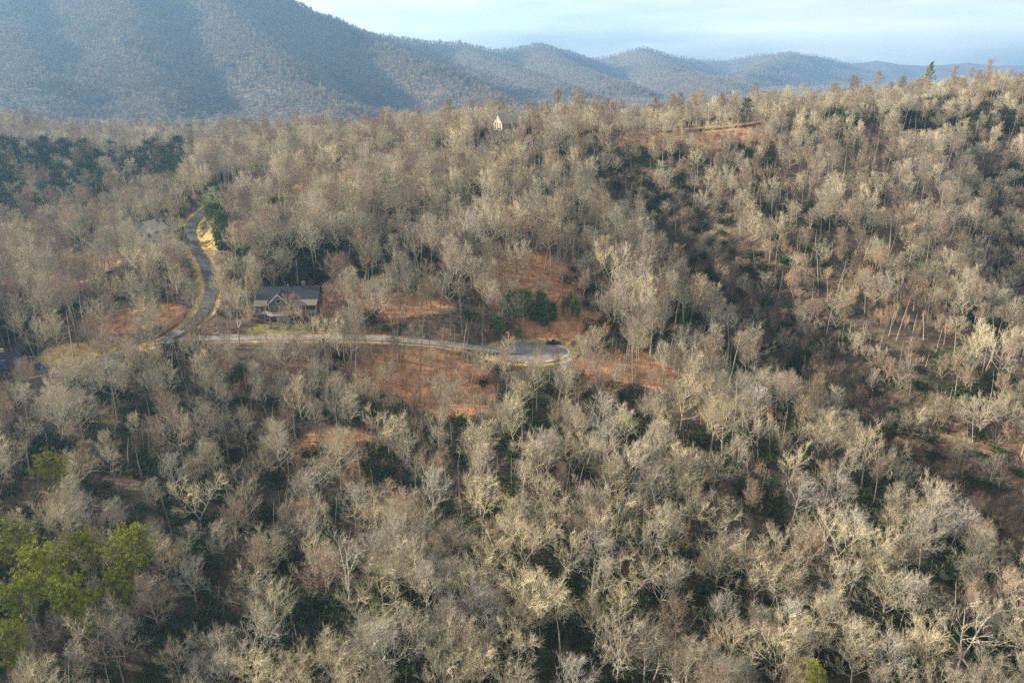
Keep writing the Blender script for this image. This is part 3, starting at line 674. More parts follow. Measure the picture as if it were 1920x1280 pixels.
def pine(seed, H_=18, start=0.35, limbs=46, spread=0.25, tuft=15, nl=0.6, round_=True, tr=0.24, tpl=12, droop=0.0):
    rs = random.Random(seed); T, K = MB(), MB()
    pts = path(rs, Vector((0, 0, -0.6)), Vector((0, 0, 1)), H_ * 0.97, 8, 0.3, 0.035)
    T.tube(pts, [tr * (1 - 0.93 * i / 8) + 0.02 for i in range(9)], 6)
    az = 0
    for k in range(limbs):
        t = start + (0.99 - start) * (k + rs.random()) / limbs; p, d = along(pts, t); az += 2.4 + rs.uniform(-.4, .4)
        u = (t - start) / (1 - start)
        prof = (0.6 + 1.0 * u - 1.3 * u ** 4) if round_ else (1.05 - u) * 1.0
        L = H_ * spread * max(0.12, prof) * rs.uniform(0.7, 1.15); e = R(rs.uniform(0, 30)) + 0.5 * u - droop
        lp = path(rs, p, Vector((math.cos(az) * math.cos(e), math.sin(az) * math.cos(e), math.sin(e))), L, 4, 0.45, 0.1)
        T.tube(lp, [0.06 * (1.2 - t), 0.05, 0.04, 0.03, 0.012], 3)
        for j in range(tpl):
            p2, d2 = along(lp, rs.uniform(0.3, 1.0)); p2 = p2 + rvec(rs, 0.28 * min(L, 2.4)) * 0.8 + Vector((0, 0, rs.uniform(0, 0.3)))
            for q in range(tuft):
                dd = (d2 * 0.4 + rvec(rs) + Vector((0, 0, 0.45))).normalized(); a = dd.cross(rvec(rs)).normalized() * 0.075
                K.quad(p2 - a, p2 + a, p2 + dd * nl * rs.uniform(0.7, 1.15))
    return T, K
def cone_tree(seed, H_=5.5, r=1.1, n=1500):
    rs = random.Random(seed); T, K = MB(), MB()
    T.tube([Vector((0, 0, -0.4)), Vector((0, 0, H_ * 0.95))], [0.12, 0.02], 5)
    for k in range(n):
        u = rs.random() ** 1.3; z = 0.15 + u * (H_ - 0.15); a = rs.uniform(0, 6.28); rr = r * (1 - u) ** 0.8 * rs.uniform(0.5, 1.08) * (1 + 0.12 * math.sin(a * 5 + z * 3))
        p = Vector((math.cos(a) * rr, math.sin(a) * rr, z)); d = Vector((math.cos(a), math.sin(a), rs.uniform(0.2, 1.4))).normalized(); leaf(K, p - d * 0.2, d, rs.uniform(0.3, 0.55), 0.09, rs)
    return T, K
def far_tree(seed, H_=17, n=240):
    """reduced bare tree for the far slopes: trunk, limbs and coarse twigs"""
    rs = random.Random(seed); K = MB()
    pts = path(rs, Vector((0, 0, -0.8)), Vector((0, 0, 1)), H_ * 0.74, 3, 0.2, 0.05); K.tube(pts, [0.32, 0.24, 0.16, 0.06], 3)
    for k in range(n):
        t = rs.uniform(0.35, 1.0); p, d = along(pts, t); a = rs.uniform(0, 6.28); e = R(rs.uniform(15, 75))
        L = rs.uniform(1.8, 1.8 + 4.4 * math.sin(min(1, (1.2 - t) / 0.5) * 1.57)); dr = Vector((math.cos(a) * math.cos(e), math.sin(a) * math.cos(e), math.sin(e)))
        q = p + dr * L * rs.uniform(0.1, 0.6); K.tube([q, q + (dr + rvec(rs, 0.5)) * L * 0.6], [0.13, 0.05], 3)
    return K

VAR = {}
def reg(key, TK, tm, km): VAR[key] = (TK[0].mesh(key + '_trunk', tm), TK[1].mesh(key + '_crown', km))
reg('broad_a', bare_tree(11, 17.5, 0.36, 14, 0.50, (20, 50), 0.6, 0.17), 'trunk', 'twig_tan')
reg('broad_b', bare_tree(12, 17, 0.33, 14, 0.52, (18, 48), 0.65, 0.18, lean=0.06), 'trunk', 'twig_olive')
reg('broad_c', bare_tree(13, 18, 0.40, 13, 0.48, (24, 54), 0.5, 0.20, lean=-0.05), 'trunk', 'twig_pale2')
reg('tall_a', bare_tree(21, 23, 0.52, 14, 0.27, (36, 60), 0.5, 0.13, tr=0.25), 'trunk', 'twig_tan')
reg('tall_b', bare_tree(22, 24, 0.56, 13, 0.26, (36, 62), 0.5, 0.13, tr=0.26), 'trunk', 'twig_brown')
reg('round_a', bare_tree(31, 16, 0.26, 18, 0.47, (34, 62), 0.4, 0.08, 8, 5, 3, fine_r=0.019), 'trunk', 'twig_pink')
reg('round_b', bare_tree(32, 15.5, 0.26, 17, 0.46, (36, 62), 0.35, 0.08, 8, 5, 3, fine_r=0.019), 'trunk', 'twig_olive')
reg('round_c', bare_tree(33, 16.5, 0.30, 17, 0.44, (32, 60), 0.45, 0.10, 8, 5, 3, fine_r=0.019), 'trunk', 'twig_tan')
reg('fork_a', bare_tree(41, 17.5, 0.3, 16, 0.40, (22, 55), 0.5, 0.16, 7, 5, 3, forks=3), 'trunk', 'twig_tan')
reg('fork_b', bare_tree(42, 18.5, 0.3, 15, 0.42, (24, 55), 0.5, 0.16, 7, 5, 3, forks=2), 'trunk', 'twig_olive')
reg('young', bare_tree(51, 12, 0.33, 11, 0.34, (38, 62), 0.4, 0.12, 6, 5, 4, tr=0.11), 'trunk', 'twig_brown')
reg('pale', bare_tree(61, 23, 0.36, 11, 0.40, (25, 55), 0.6, 0.24, 6, 4, 3, forks=2, tr=0.33, fine_r=0.02), 'trunk_pale', 'twig_pale')
reg('brush', brush_clump(71), 'trunk', 'brush')
reg('brush_b', brush_clump(72, 4.2, 12), 'trunk', 'twig_brown')
reg('shrub_a', shrub(81), 'trunk', 'shrub')
reg('shrub_b', shrub(82, 2.3, 3.4, 760), 'trunk', 'shrub')
reg('pine_a', pine(91, 18, 0.42, 60, 0.30, 17), 'trunk', 'pine')
reg('pine_b', pine(92, 17, 0.45, 56, 0.32, 17), 'trunk', 'pine')
reg('lone_pine', pine(93, 27, 0.45, 26, 0.24, 16, 0.85, False, 0.32, 13), 'trunk', 'pine')
reg('white_pine_a', pine(94, 6.6, 0.04, 52, 0.40, 11, 0.5, True, 0.11, 9), 'trunk', 'white_pine')
reg('white_pine_b', pine(95, 5.2, 0.04, 48, 0.44, 11, 0.45, True, 0.09, 9), 'trunk', 'white_pine')
reg('spruce', pine(96, 12, 0.05, 70, 0.24, 9, 0.42, False, 0.16, 9, 0.25), 'trunk', 'pine_dark')
reg('hemlock', pine(98, 13, 0.06, 76, 0.36, 10, 0.55, True, 0.17, 9, 0.15), 'trunk', 'pine_dark')
reg('arbor', cone_tree(97), 'trunk', 'pine_dark')
FARM = [far_tree(s, h).mesh('far_tree', 'far_twig') for s, h in ((201, 17), (202, 19), (203, 15), (204, 18))] + [pine(205, 17, 0.15, 22, 0.24, 4, 1.6, False, 0.3, 4)[1].mesh('far_pine', 'far_pine')]
_tb = bare_tree(101, 14, 0.25, 15, 0.36, (40, 65), 0.3, 0.09, 7, 5, 3, tr=0.18)
_rs = random.Random(5)
for k in range(2600):
    q = Vector(_tb[1].v[_rs.randrange(len(_tb[1].v))])
    if q.z > 5: leaf(_tb[1], q, (rvec(_rs) + Vector((0, 0, 0.5))).normalized(), 0.3, 0.09, _rs)
reg('budding', _tb, 'trunk', 'budding')
_tb = bare_tree(102, 12, 0.25, 12, 0.30, (30, 60), 0.3, 0.12, 6, 4, 2, tr=0.14)
for k in range(2600):
    q = Vector(_tb[1].v[_rs.randrange(len(_tb[1].v))])
    leaf(_tb[1], q, (rvec(_rs) - Vector((0, 0, 0.3))).normalized(), 0.28, 0.09, _rs)
reg('russet', _tb, 'trunk', 'russet')

def plant(name, key, x, y, scale, label, cat, group=None, rz=None, tilt=(0, 0), z=None, sz=None):
    t, k = VAR[key]
    e = empty(name, (x, y, (H1(x, y) if z is None else z) - 0.12), random.uniform(0, 6.28) if rz is None else rz)
    e.rotation_euler[0], e.rotation_euler[1] = tilt; e.scale = (scale, scale, sz or scale)
    for nm, me in (('trunk', t), ('crown', k)):
        o = bpy.data.objects.new(nm, me); C.objects.link(o); o.parent = e
    return tag(e, label, cat, group)

# ------------------------------------------------------------------ evergreens and other single plants seen in the photo
OCC = []     # (x, y, radius) kept free of other trees
def put(name, key, px, py, Y, scale, label, cat, group=None, r=3.0, **kw):
    p = U(px, py, Y); OCC.append((p[0], p[1], r)); return plant(name, key, p[0], p[1], scale, label, cat, group, **kw)
def put_top(name, key, px, py, Y, h, scale, *a, r=3.0, **kw):
    """place a tree so that its tip stands at the photo position: walk the ray until ground + height fits"""
    best = min((abs(U(px, py, yy)[2] - (H1(U(px, py, yy)[0], yy) + h * scale)), yy) for yy in np.linspace(Y * 0.75, Y * 1.25, 60))[1]
    p = U(px, py, best); OCC.append((p[0], p[1], r)); return plant(name, key, p[0], p[1], scale, *a, **kw)
PG = 'yellow-green pines clustered in the shaded hollow'
for i, (px, py, s) in enumerate([(70, 1020, 1.05), (150, 1015, .95), (232, 995, 1.05), (18, 985, .9), (30, 1090, .9), (225, 1075, .85), (120, 1090, .9), (10, 1170, .85), (160, 1115, .8)]):
    put_top('pine_tree', ('pine_a', 'pine_b')[i % 2], px, py, 128, (18, 17)[i % 2], s, 'yellow-green round-topped pine in the clump of pines in the dark hollow', 'pine', PG, r=4.2)
put_top('pine_tree', 'pine_b', 92, 852, 160, 17, 0.95, 'single yellow-green pine standing alone among bare grey trees, away from the clump', 'pine')
put_top('pine_tree', 'lone_pine', 1744, 113, 445, 27, 0.92, 'tall lone pine with tiered branches rising above the ridge skyline', 'pine', tilt=(0, R(4)))
for px, py, lb in ((1407, 131, 'small dark round pine poking out of the bare ridge woods'), (375, 222, 'dark round pine standing above the grey woods of the far valley')):
    put_top('pine_tree', 'hemlock' if px > 900 else 'pine_b', px, py, 420 if px > 900 else 800, 13 if px > 900 else 17, 0.95, lb, 'pine')
for i, (px, py, Y, s) in enumerate([(432, 222, 900, 1), (455, 220, 900, 1), (470, 221, 905, 1.1), (492, 223, 905, 1), (412, 224, 900, 0.9), (350, 221, 905, 0.9)]):
    put_top('pine_tree', 'pine_a', px, py, Y, 19, s, 'distant pale green pine in the row along the valley woods edge', 'pine', 'distant pines along the valley edge')
WG = 'young green pines on the bank above the turnaround'
for i, (px, py, Y, s) in enumerate([(950, 598, 246, .8), (968, 606, 244, .75), (985, 602, 245, 1), (1003, 604, 244, .9), (1020, 606, 243, .9), (1036, 600, 245, .8), (1012, 594, 247, .85), (935, 622, 240, .8), (1080, 590, 247, .7), (1060, 588, 248, .6), (972, 590, 248, .7)]):
    put('young_pine', ('white_pine_a', 'white_pine_b')[i % 2], px, py, Y, s * 1.45, 'bushy young green pine on the leafy bank above the turnaround', 'pine', WG, 1.5)
RG = 'light green pines along the inside of the road bend'
for i, (px, py, Y, s) in enumerate([(400, 425, 326, 1.0), (405, 440, 318, 1.1), (412, 455, 311, 1.0), (398, 415, 333, 1.0), (420, 470, 305, .9), (415, 485, 298, .8), (415, 405, 340, 1.0)]):
    put('young_pine', ('white_pine_a', 'white_pine_b')[i % 2], px, py, Y, s * 1.75, 'bushy light green pine on the straw bank inside the road bend', 'pine', RG, 2.2)
put('spruce_tree', 'spruce', 318, 432, 326, 1.0, 'dark spruce beside the beige cottage', 'spruce')
for i, (px, py, Y) in enumerate([(330, 452, 311), (336, 453, 310.5), (342, 455, 310), (347, 457, 309.5), (352, 462, 307)]):
    put('arborvitae', 'arbor', px, py, Y, 1.0 + 0.15 * (i % 2), 'narrow dark conical evergreen in the hedge row beside the road', 'evergreen', 'conical evergreens in a row by the road', 1.2)
for px, py, Y, s in [(610, 603, 243, .45), (620, 606, 242, .4)]:
    put('young_pine', 'white_pine_b', px, py, Y, s, 'small bright green conifer on the bare bank right of the lodge lawn', 'pine', 'two small conifers by the lodge lawn', 1.5)
HG = 'dark evergreen shrubs on the slope behind the lodge'
rs = random.Random(3)
for i in range(46):
    px, py = rs.uniform(440, 590), rs.uniform(440, 512); Y = 262 + (512 - py) * 0.42
    put('rhododendron', ('shrub_a', 'shrub_b')[i % 2], px, py, Y, rs.uniform(1.8, 3.0), 'dense dark green rhododendron on the slope behind the lodge', 'shrub', HG, 0.5)
for i, (px, py, Y, s) in enumerate([(432, 607, 246, 1.0), (418, 610, 246, .8), (440, 600, 248, .8), (570, 612, 241, .6)]):
    put('rhododendron', 'shrub_b', px, py, Y, s, 'green rounded shrub at the edge of the lodge lawn', 'shrub', 'shrubs around the lodge lawn', 1.5)
rs = random.Random(8)
for i in range(95):  # dark evergreens, added partly to stand for the hollow's shade
    px = rs.uniform(-20, 345); py = rs.uniform(322, 392) - 0.08 * px + 8; Y = 385 + (392 - py) * 2.0
    p = U(px, py, Y); s = rs.uniform(1.1, 1.6); OCC.append((p[0], p[1], 4.6))
    plant('hemlock', 'hemlock', p[0], p[1], s, '%s dark evergreen in the shaded hollow below the mountain' % ('tall' if s > 1.35 else 'short'), 'evergreen', 'dark evergreens in the hollow below the mountain')
for i in range(44):
    px = rs.uniform(1570, 1925); p = U(px, rs.uniform(222, 248), 424); s = rs.uniform(0.42, 0.72); OCC.append((p[0], p[1], 2.2))
    plant('hemlock', 'hemlock', p[0], p[1], s, '%s dark evergreen in the thicket lining the cut below the ridge top' % ('taller' if s > 0.57 else 'low'), 'evergreen', 'dark evergreens lining the cut below the ridge')
put('ornamental_tree', 'russet', 574, 620, 240.5, 0.42, 'small reddish-brown ornamental tree at the right end of the lodge lawn', 'tree', None, 2.0)
put_top('budding_tree', 'budding', 1520, 1246, 100, 14, 0.85, 'bright yellow-green budding tree standing low on the foreground slope', 'tree', None, r=5.0)
put_top('russet_tree', 'russet', 1032, 212, 405, 12, 0.8, 'russet-leaved tree among tall bare trunks on the hill crest', 'tree', None, r=3.0)
put_top('sycamore', 'pale', 1830, 1120, 108, 23, 0.85, 'large pale-limbed bare tree with thick whitish branches, tallest on the foreground slope', 'tree', None, r=6.0)
put_top('sycamore', 'pale', 1560, 940, 150, 23, 0.65, 'pale bare tree with crooked whitish limbs beside a dark hollow', 'tree', None, r=4.0)
BG = 'boulders scattered below the lodge'
def boulder(x, y, r, label, group=None):
    rs = random.Random(int(x * 100)); b = MB(); n, m_ = 9, 5
    for i in range(m_ + 1):
        for k in range(n):
            th, ph = 2 * math.pi * k / n, math.pi * (i / m_ - 0.5); q = r * rs.uniform(0.78, 1.15)
            b.v.append((q * 1.2 * math.cos(th) * math.cos(ph), q * math.sin(th) * math.cos(ph), q * 0.7 * math.sin(ph)))
    for i in range(m_):
        for k in range(n): b.f.append((i * n + k, i * n + (k + 1) % n, (i + 1) * n + (k + 1) % n, (i + 1) * n + k))
    o = b.build('boulder', 'rock'); fixn(o); o.location = (x, y, H1(x, y) + r * 0.25); return tag(o, label, 'boulder', group)
for px, py in ((500, 591), (511, 590), (515, 594), (548, 595), (538, 598), (468, 598), (640, 592)):
    p = U(px, py, 240); boulder(p[0], p[1] - 0.5, random.uniform(0.4, 0.75), 'pale boulder lying at the foot of the lodge by the lawn' if px != 640 else 'pale boulder on the bare bank beyond the lodge lawn', BG if px != 640 else None)

# ------------------------------------------------------------------ bare woods: where each tree stands
def candidates(x0, x1, y0, y1, sp, jit=0.48):
    xs, ys = np.arange(x0, x1, sp), np.arange(y0, y1, sp)
    X, Y = np.meshgrid(xs, ys); X = X + (np.arange(len(ys)) % 2)[:, None] * sp / 2
    X = X + RNG.uniform(-jit, jit, X.shape) * sp; Y = Y + RNG.uniform(-jit, jit, Y.shape) * sp
    return X.ravel(), Y.ravel()
def in_view(x, y, z, top, mx=70, my=60):
    px, py, d = proj(np.stack([x, y, z], 1)); _, pt, _ = proj(np.stack([x, y, z + top], 1))
    return (px > -mx * 1) & (px < 1920 + mx) & (pt < 1280 + my) & (y > 30), px, py, pt, d
# places the photo shows between and under the trees: (px, py, chance that a tree may still cover it)
PROT = []
def prot(pts, tol):
    for p in pts: PROT.append((p[0], p[1], p[2], tol))
DRV = DRIVE[::3]
for P in (MAIN_RD[::3], DRV):
    a, b_, _ = proj(P)
    for k in range(len(P)):
        t_ = (0.10 if a[k] > 330 else 0.6) if P is not DRV else 0.7
        PROT.append((a[k], b_[k], P[k][1], t_))
for py in range(645, 680, 8):
    for px in range(880, 1066, 12): PROT.append((px, py, 222, 0.0))
for py in range(522, 600, 8):
    for px in range(488, 596, 9): PROT.append((px, py, 238, 0.5 if 505 < px < 562 else 0.85))
for py in range(604, 628, 6):
    for px in range(470, 600, 10): PROT.append((px, py, 236, 0.4))
for py in range(660, 704, 8):
    for px in range(-20, 100, 9): PROT.append((px, py, 216, 0.0 if px < 60 else 0.2))
for py in range(560, 640, 10):
    for px in range(930, 1110, 12): PROT.append((px, py, 240, 0.25))
for py in range(490, 560, 12):
    for px in range(940, 1060, 14): PROT.append((px, py, 262, 0.5))
for py in range(690, 745, 10):
    for px in range(690, 860, 14): PROT.append((px, py, 206, 0.75))
for py in range(675, 712, 10):
    for px in range(1120, 1220, 12): PROT.append((px, py, 212, 0.3))
for py in range(228, 262, 7):
    for px in range(1180, 1430, 12): PROT.append((px, py, 390, 0.45))
for py in range(218, 246, 6):
    for px in range(922, 978, 8): PROT.append((px, py, 405, 0.35))
for py in range(415, 450, 8):
    for px in range(275, 350, 9): PROT.append((px, py, 312, 0.12))
for py in range(222, 250, 7):
    for px in range(1570, 1920, 14): PROT.append((px, py, 405, 0.25))
for py in range(402, 484, 9):
    for px in range(392, 426, 8): PROT.append((px, py, 296, 0.12))
for py in range(1000, 1250, 14):
    for px in range(0, 270, 14): PROT.append((px, py, 118, 0.15))
for py in range(455, 512, 10):
    for px in range(440, 590, 12): PROT.append((px, py, 258, 0.18))
for py in range(300, 372, 9):
    for px in range(0, 330, 14): PROT.append((px, py, 400, 0.25))
PROT = np.array(PROT)
OCCA = np.array(OCC)
def free(x, y, pad=0.0, hw=5.0):
    ok = (road_dist(x, y, MAIN_RD) > MAIN_HW + 1.0 + hw * 0.5) & (road_dist(x, y, DRIVE) > DRIVE_HW + 0.8 + hw * 0.3) & (ell(x, y, BULB, BULB_A, BULB_B) > 1.12 + pad) & (road_dist(x, y, CD) > 3)
    for c, r in PADS: ok &= np.hypot(x - c[0], y - c[1] + 1) > r * 0.82
    ok &= ell(x, y, LAWN_C, 11, 4.5) > 1.0
    ok &= ell(x, y, U(80, 690, 226), 8, 4) > 1
    for a, b_, r in OCCA: ok &= np.hypot(x - a, y - b_) > r
    for p in (U(1038, 636, 236.5), U(76, 704, 225)): ok &= np.hypot(x - p[0], y - p[1]) > 3
    return ok
KEYS = ['broad_a', 'broad_b', 'tall_a', 'tall_b', 'round_a', 'round_b', 'fork_a', 'fork_b', 'young', 'pale', 'broad_c', 'round_c']
HT = dict(broad_a=17.5, broad_b=17, broad_c=18, tall_a=23, tall_b=24, round_a=16, round_b=15.5, round_c=16.5, fork_a=17.5, fork_b=18.5, young=12, pale=23)
def make_wood(x0, x1, y0, y1, sp):
    x, y = candidates(x0, x1, y0, y1, sp); z = H(x, y)
    v, px, py, pt, d = in_view(x, y, z, 24)
    # a margin to the left of the frame as well: those trees cast their shadows into it
    v |= (px > -420) & (px <= -40) & (y > 60) & (y < 420) & (py < 1500)
    v &= free(x, y)
    x, y, z, px, py, d = [q[v] for q in (x, y, z, px, py, d)]
    keep = np.ones(len(x)); tallp = np.zeros(len(x))
    for c, a, b_, k in GAPS:
        w = 1 - sstep(0.85, 1.25, ell(x, y, c, a, b_)); keep = np.minimum(keep, 1 - w * (1 - k)); tallp = np.maximum(tallp, w)
    patch = fbm(x / 45, y / 45, 3, 21)
    m = RNG.random(len(x)) < keep * np.clip(0.97 + 0.2 * patch - (0.16 - 0.6 * fbm(x / 12, y / 12, 2, 77)) * (1 - sstep(165, 215, y)) , 0.22, 1)
    x, y, z, px, py, d, tallp, patch = [q[m] for q in (x, y, z, px, py, d, tallp, patch)]
    out = []
    mixn = fbm(x / 30, y / 30, 2, 31); rav = ravine_depth(x, y)
    for i in range(len(x)):
        tl = 0.4 if (y[i] < 210 or x[i] > 70) else 2.6
        if tallp[i] > 0.5: w = [1, .5, 5, 5, .4, .3, 1.5, 1.5, 2.0, 0, .8, .5]
        elif mixn[i] > 0.18: w = [1.5, 1.5, .3, .3, 3, 3.2, 1.2, 1.2, 1.2, .06, 1.4, 3]
        elif mixn[i] < -0.18: w = [2, 2.4, tl, tl, .6, .8, 2, 2, 1.4, .08, 2, .8]
        else: w = [2.6, 3, .4 * tl, .4 * tl, 1, 1.4, 2.4, 2.4, 1.4, .06, 2.4, 1.3]
        k = random.choices(KEYS, w)[0]; s = random.triangular(0.62, 1.3, 0.95) * (0.74 + 0.16 * float(sstep(190, 250, y[i]) * (1 - sstep(30, 90, x[i])))) * (1 + 0.08 * patch[i]) * (1 - 0.10 * float(sstep(300, 380, y[i]))) * (1 - 0.028 * max(rav[i] - 9, 0)); h = HT[k] * s
        # keep the openings open
        top = 640 - FPX * (y[i] * st + (z[i] + h - CAMZ) * ct) / (y[i] * ct - (z[i] + h - CAMZ) * st)
        hw = 0.26 * h * FPX / d[i]
        q = (np.abs(PROT[:, 0] - px[i]) < hw) & (PROT[:, 1] > top - 2) & (PROT[:, 1] < py[i] - 3) & (PROT[:, 2] > y[i] + 2)
        if q.any() and random.random() > PROT[q, 3].min():
            lim = PROT[q, 1].max(); frac = (py[i] - lim) / max(py[i] - top, 1)
            if frac < 0.5: continue
            if h * frac < 6: continue
            s *= frac * 0.98
            if k in ('tall_a', 'tall_b'): k = random.choice(['broad_a', 'fork_a', 'round_c'])
        out.append((k, x[i], y[i], z[i], s, px[i], py[i], d[i]))
    return out
wood = make_wood(-330, 440, 55, 600, 5.1)
def add_slender(c, a, b_, n):
    for i in range(n):   # thin young trees standing in the open leaf-strewn bank
        t, r = random.uniform(0, 6.283), math.sqrt(random.random()); x, y = c[0] + a * r * math.cos(t), c[1] + b_ * r * math.sin(t)
        if not free(np.array([x]), np.array([y]), 0.1, 2.0)[0]: continue
        z = H1(x, y); px, py, d = proj(np.array([x, y, z])); k = random.choice(['young', 'tall_a', 'tall_b', 'young']); s_ = random.uniform(0.5, 0.95) * (0.62 if k != 'young' else 1)
        wood.append((k, x, y, z, s_, float(px), float(py), float(d)))
add_slender(U(720, 690, 216), 42, 11, 50); add_slender(U(1000, 545, 262), 16, 17, 12); add_slender(U(1170, 695, 218), 14, 9, 14); add_slender(U(690, 590, 250), 26, 8, 24); add_slender(U(1330, 246, 396), 42, 9, 14)
wood_far = make_wood(-820, 620, 600, 1130, 7.4)

def region(x, y, px, py):
    if y < 128: return 'low on the slope'
    if y < 160: return 'midway up the slope'
    if px > 1130 and py > 480: return 'beyond the turnaround kerb'
    if px < 640 and py > 640: return 'below the road junction'
    if py > 660: return 'below the turnaround'
    return 'on the upper hillside'
LOOK = dict(broad_c='broad open silver-grey bare tree', round_c='round brushy grey-tan bare tree', broad_a='broad crooked grey-tan bare tree', broad_b='broad crooked olive-cream bare tree', tall_a='tall narrow grey-tan bare tree', tall_b='tall narrow brown bare tree',
    round_a='round brushy pinkish-brown bare tree', round_b='round brushy olive-cream bare tree', fork_a='three-stemmed grey-tan bare tree', fork_b='two-stemmed olive-cream bare tree',
    young='slender brown bare tree', pale='whitish crooked-limbed bare tree')
NEAR = dict(broad_c='a broad silvery tree', round_c='a round grey tree', broad_a='a broad grey tree', broad_b='a broad cream tree', tall_a='a tall grey tree', tall_b='a tall brown tree', round_a='a round pinkish tree', round_b='a round cream tree',
    fork_a='a three-stemmed tree', fork_b='a two-stemmed tree', young='a slender tree', pale='a whitish tree')
def neighbour(x, y, own=True):
    d = np.hypot(WXY[:, 0] - x, WXY[:, 1] - y)
    return NEAR[wood[int(np.argsort(d)[1 if own else 0])][0]]
def sized(s): return 'small' if s < 0.88 else ('large' if s > 1.08 else 'mid-sized')
def showing(t):
    vis = -20 < t[5] < 1940 and t[6] - 0.6 * HT[t[0]] * t[4] * FPX / t[7] < 1280
    return (HT[t[0]] * t[4] / t[7]) if vis else -1
wood.sort(key=showing, reverse=True)
WXY = np.array([(t[1], t[2]) for t in wood])
for k, x, y, z, s, px, py, d in wood[:300]:
    lab = '%s %s %s beside %s' % (sized(s), LOOK[k], region(x, y, px, py), neighbour(x, y))
    plant('bare_tree', k, x, y, s, lab, 'tree', LOOK[k] + 's ' + region(x, y, px, py), tilt=(random.gauss(0, .07), random.gauss(0, .07)), z=z, sz=s * random.uniform(0.88, 1.12))

def scatter(name, rows, meshes, label, cat, group=None):
    """one object whose points carry instances of the given meshes (rows: variant, x, y, z, scale)"""
    n = len(rows); me = bpy.data.meshes.new(name)
    A = np.array(rows, dtype=np.float64)
    me.vertices.add(n); me.vertices.foreach_set('co', A[:, 1:4].astype(np.float32).ravel())
    a = me.attributes.new('variant', 'INT', 'POINT'); a.data.foreach_set('value', A[:, 0].astype(np.int32))
    a = me.attributes.new('size', 'FLOAT_VECTOR', 'POINT'); a.data.foreach_set('vector', (A[:, 4:5] * np.stack([np.ones(n), RNG.uniform(0.9, 1.1, n), RNG.uniform(0.86, 1.14, n)], 1)).astype(np.float32).ravel())
    rot = np.stack([RNG.normal(0, .07, n), RNG.normal(0, .07, n), RNG.uniform(0, 6.283, n)], 1)
    a = me.attributes.new('turn', 'FLOAT_VECTOR', 'POINT'); a.data.foreach_set('vector', rot.astype(np.float32).ravel())
    o = bpy.data.objects.new(name, me); C.objects.link(o)
    ng = bpy.data.node_groups.new(name, 'GeometryNodeTree')
    ng.interface.new_socket('Geometry', in_out='INPUT', socket_type='NodeSocketGeometry'); ng.interface.new_socket('Geometry', in_out='OUTPUT', socket_type='NodeSocketGeometry')
    N, L = ng.nodes, ng.links
    gi, go_ = N.new('NodeGroupInput'), N.new('NodeGroupOutput'); iop = N.new('GeometryNodeInstanceOnPoints'); join = N.new('GeometryNodeJoinGeometry')
    insts = []
    for ms in meshes:
        src = []
        for m_ in (ms if isinstance(ms, (tuple, list)) else (ms,)):
            so_ = bpy.data.objects.new(m_.name + '_source', m_)
            oi = N.new('GeometryNodeObjectInfo'); oi.inputs['Object'].default_value = so_; src.append(oi.outputs['Geometry'])
        g2i = N.new('GeometryNodeGeometryToInstance')
        for q in reversed(src): L.new(q, g2i.inputs[0])
        insts.append(g2i.outputs[0])
    for q in reversed(insts): L.new(q, join.inputs[0])
    def att(nm, ty):
        q = N.new('GeometryNodeInputNamedAttribute'); q.data_type = ty; q.inputs['Name'].default_value = nm; return q.outputs['Attribute']
    L.new(gi.outputs[0], iop.inputs['Points']); L.new(join.outputs[0], iop.inputs['Instance']); iop.inputs['Pick Instance'].default_value = True
    L.new(att('variant', 'INT'), iop.inputs['Instance Index'])
    e2r = N.new('FunctionNodeEulerToRotation'); L.new(att('turn', 'FLOAT_VECTOR'), e2r.inputs[0]); L.new(e2r.outputs[0], iop.inputs['Rotation'])
    L.new(att('size', 'FLOAT_VECTOR'), iop.inputs['Scale']); L.new(iop.outputs[0], go_.inputs[0])
    md = o.modifiers.new('scatter', 'NODES'); md.node_group = ng
    return tag(o, label, cat, group, 'stuff')
rest = wood[300:] + wood_far
scatter('bare_woods', [(KEYS.index(k), x, y, z - 0.12, s) for k, x, y, z, s, *_ in rest], [VAR[k] for k in KEYS], 'bare grey-tan winter woods covering the farther hillsides', 'woods')

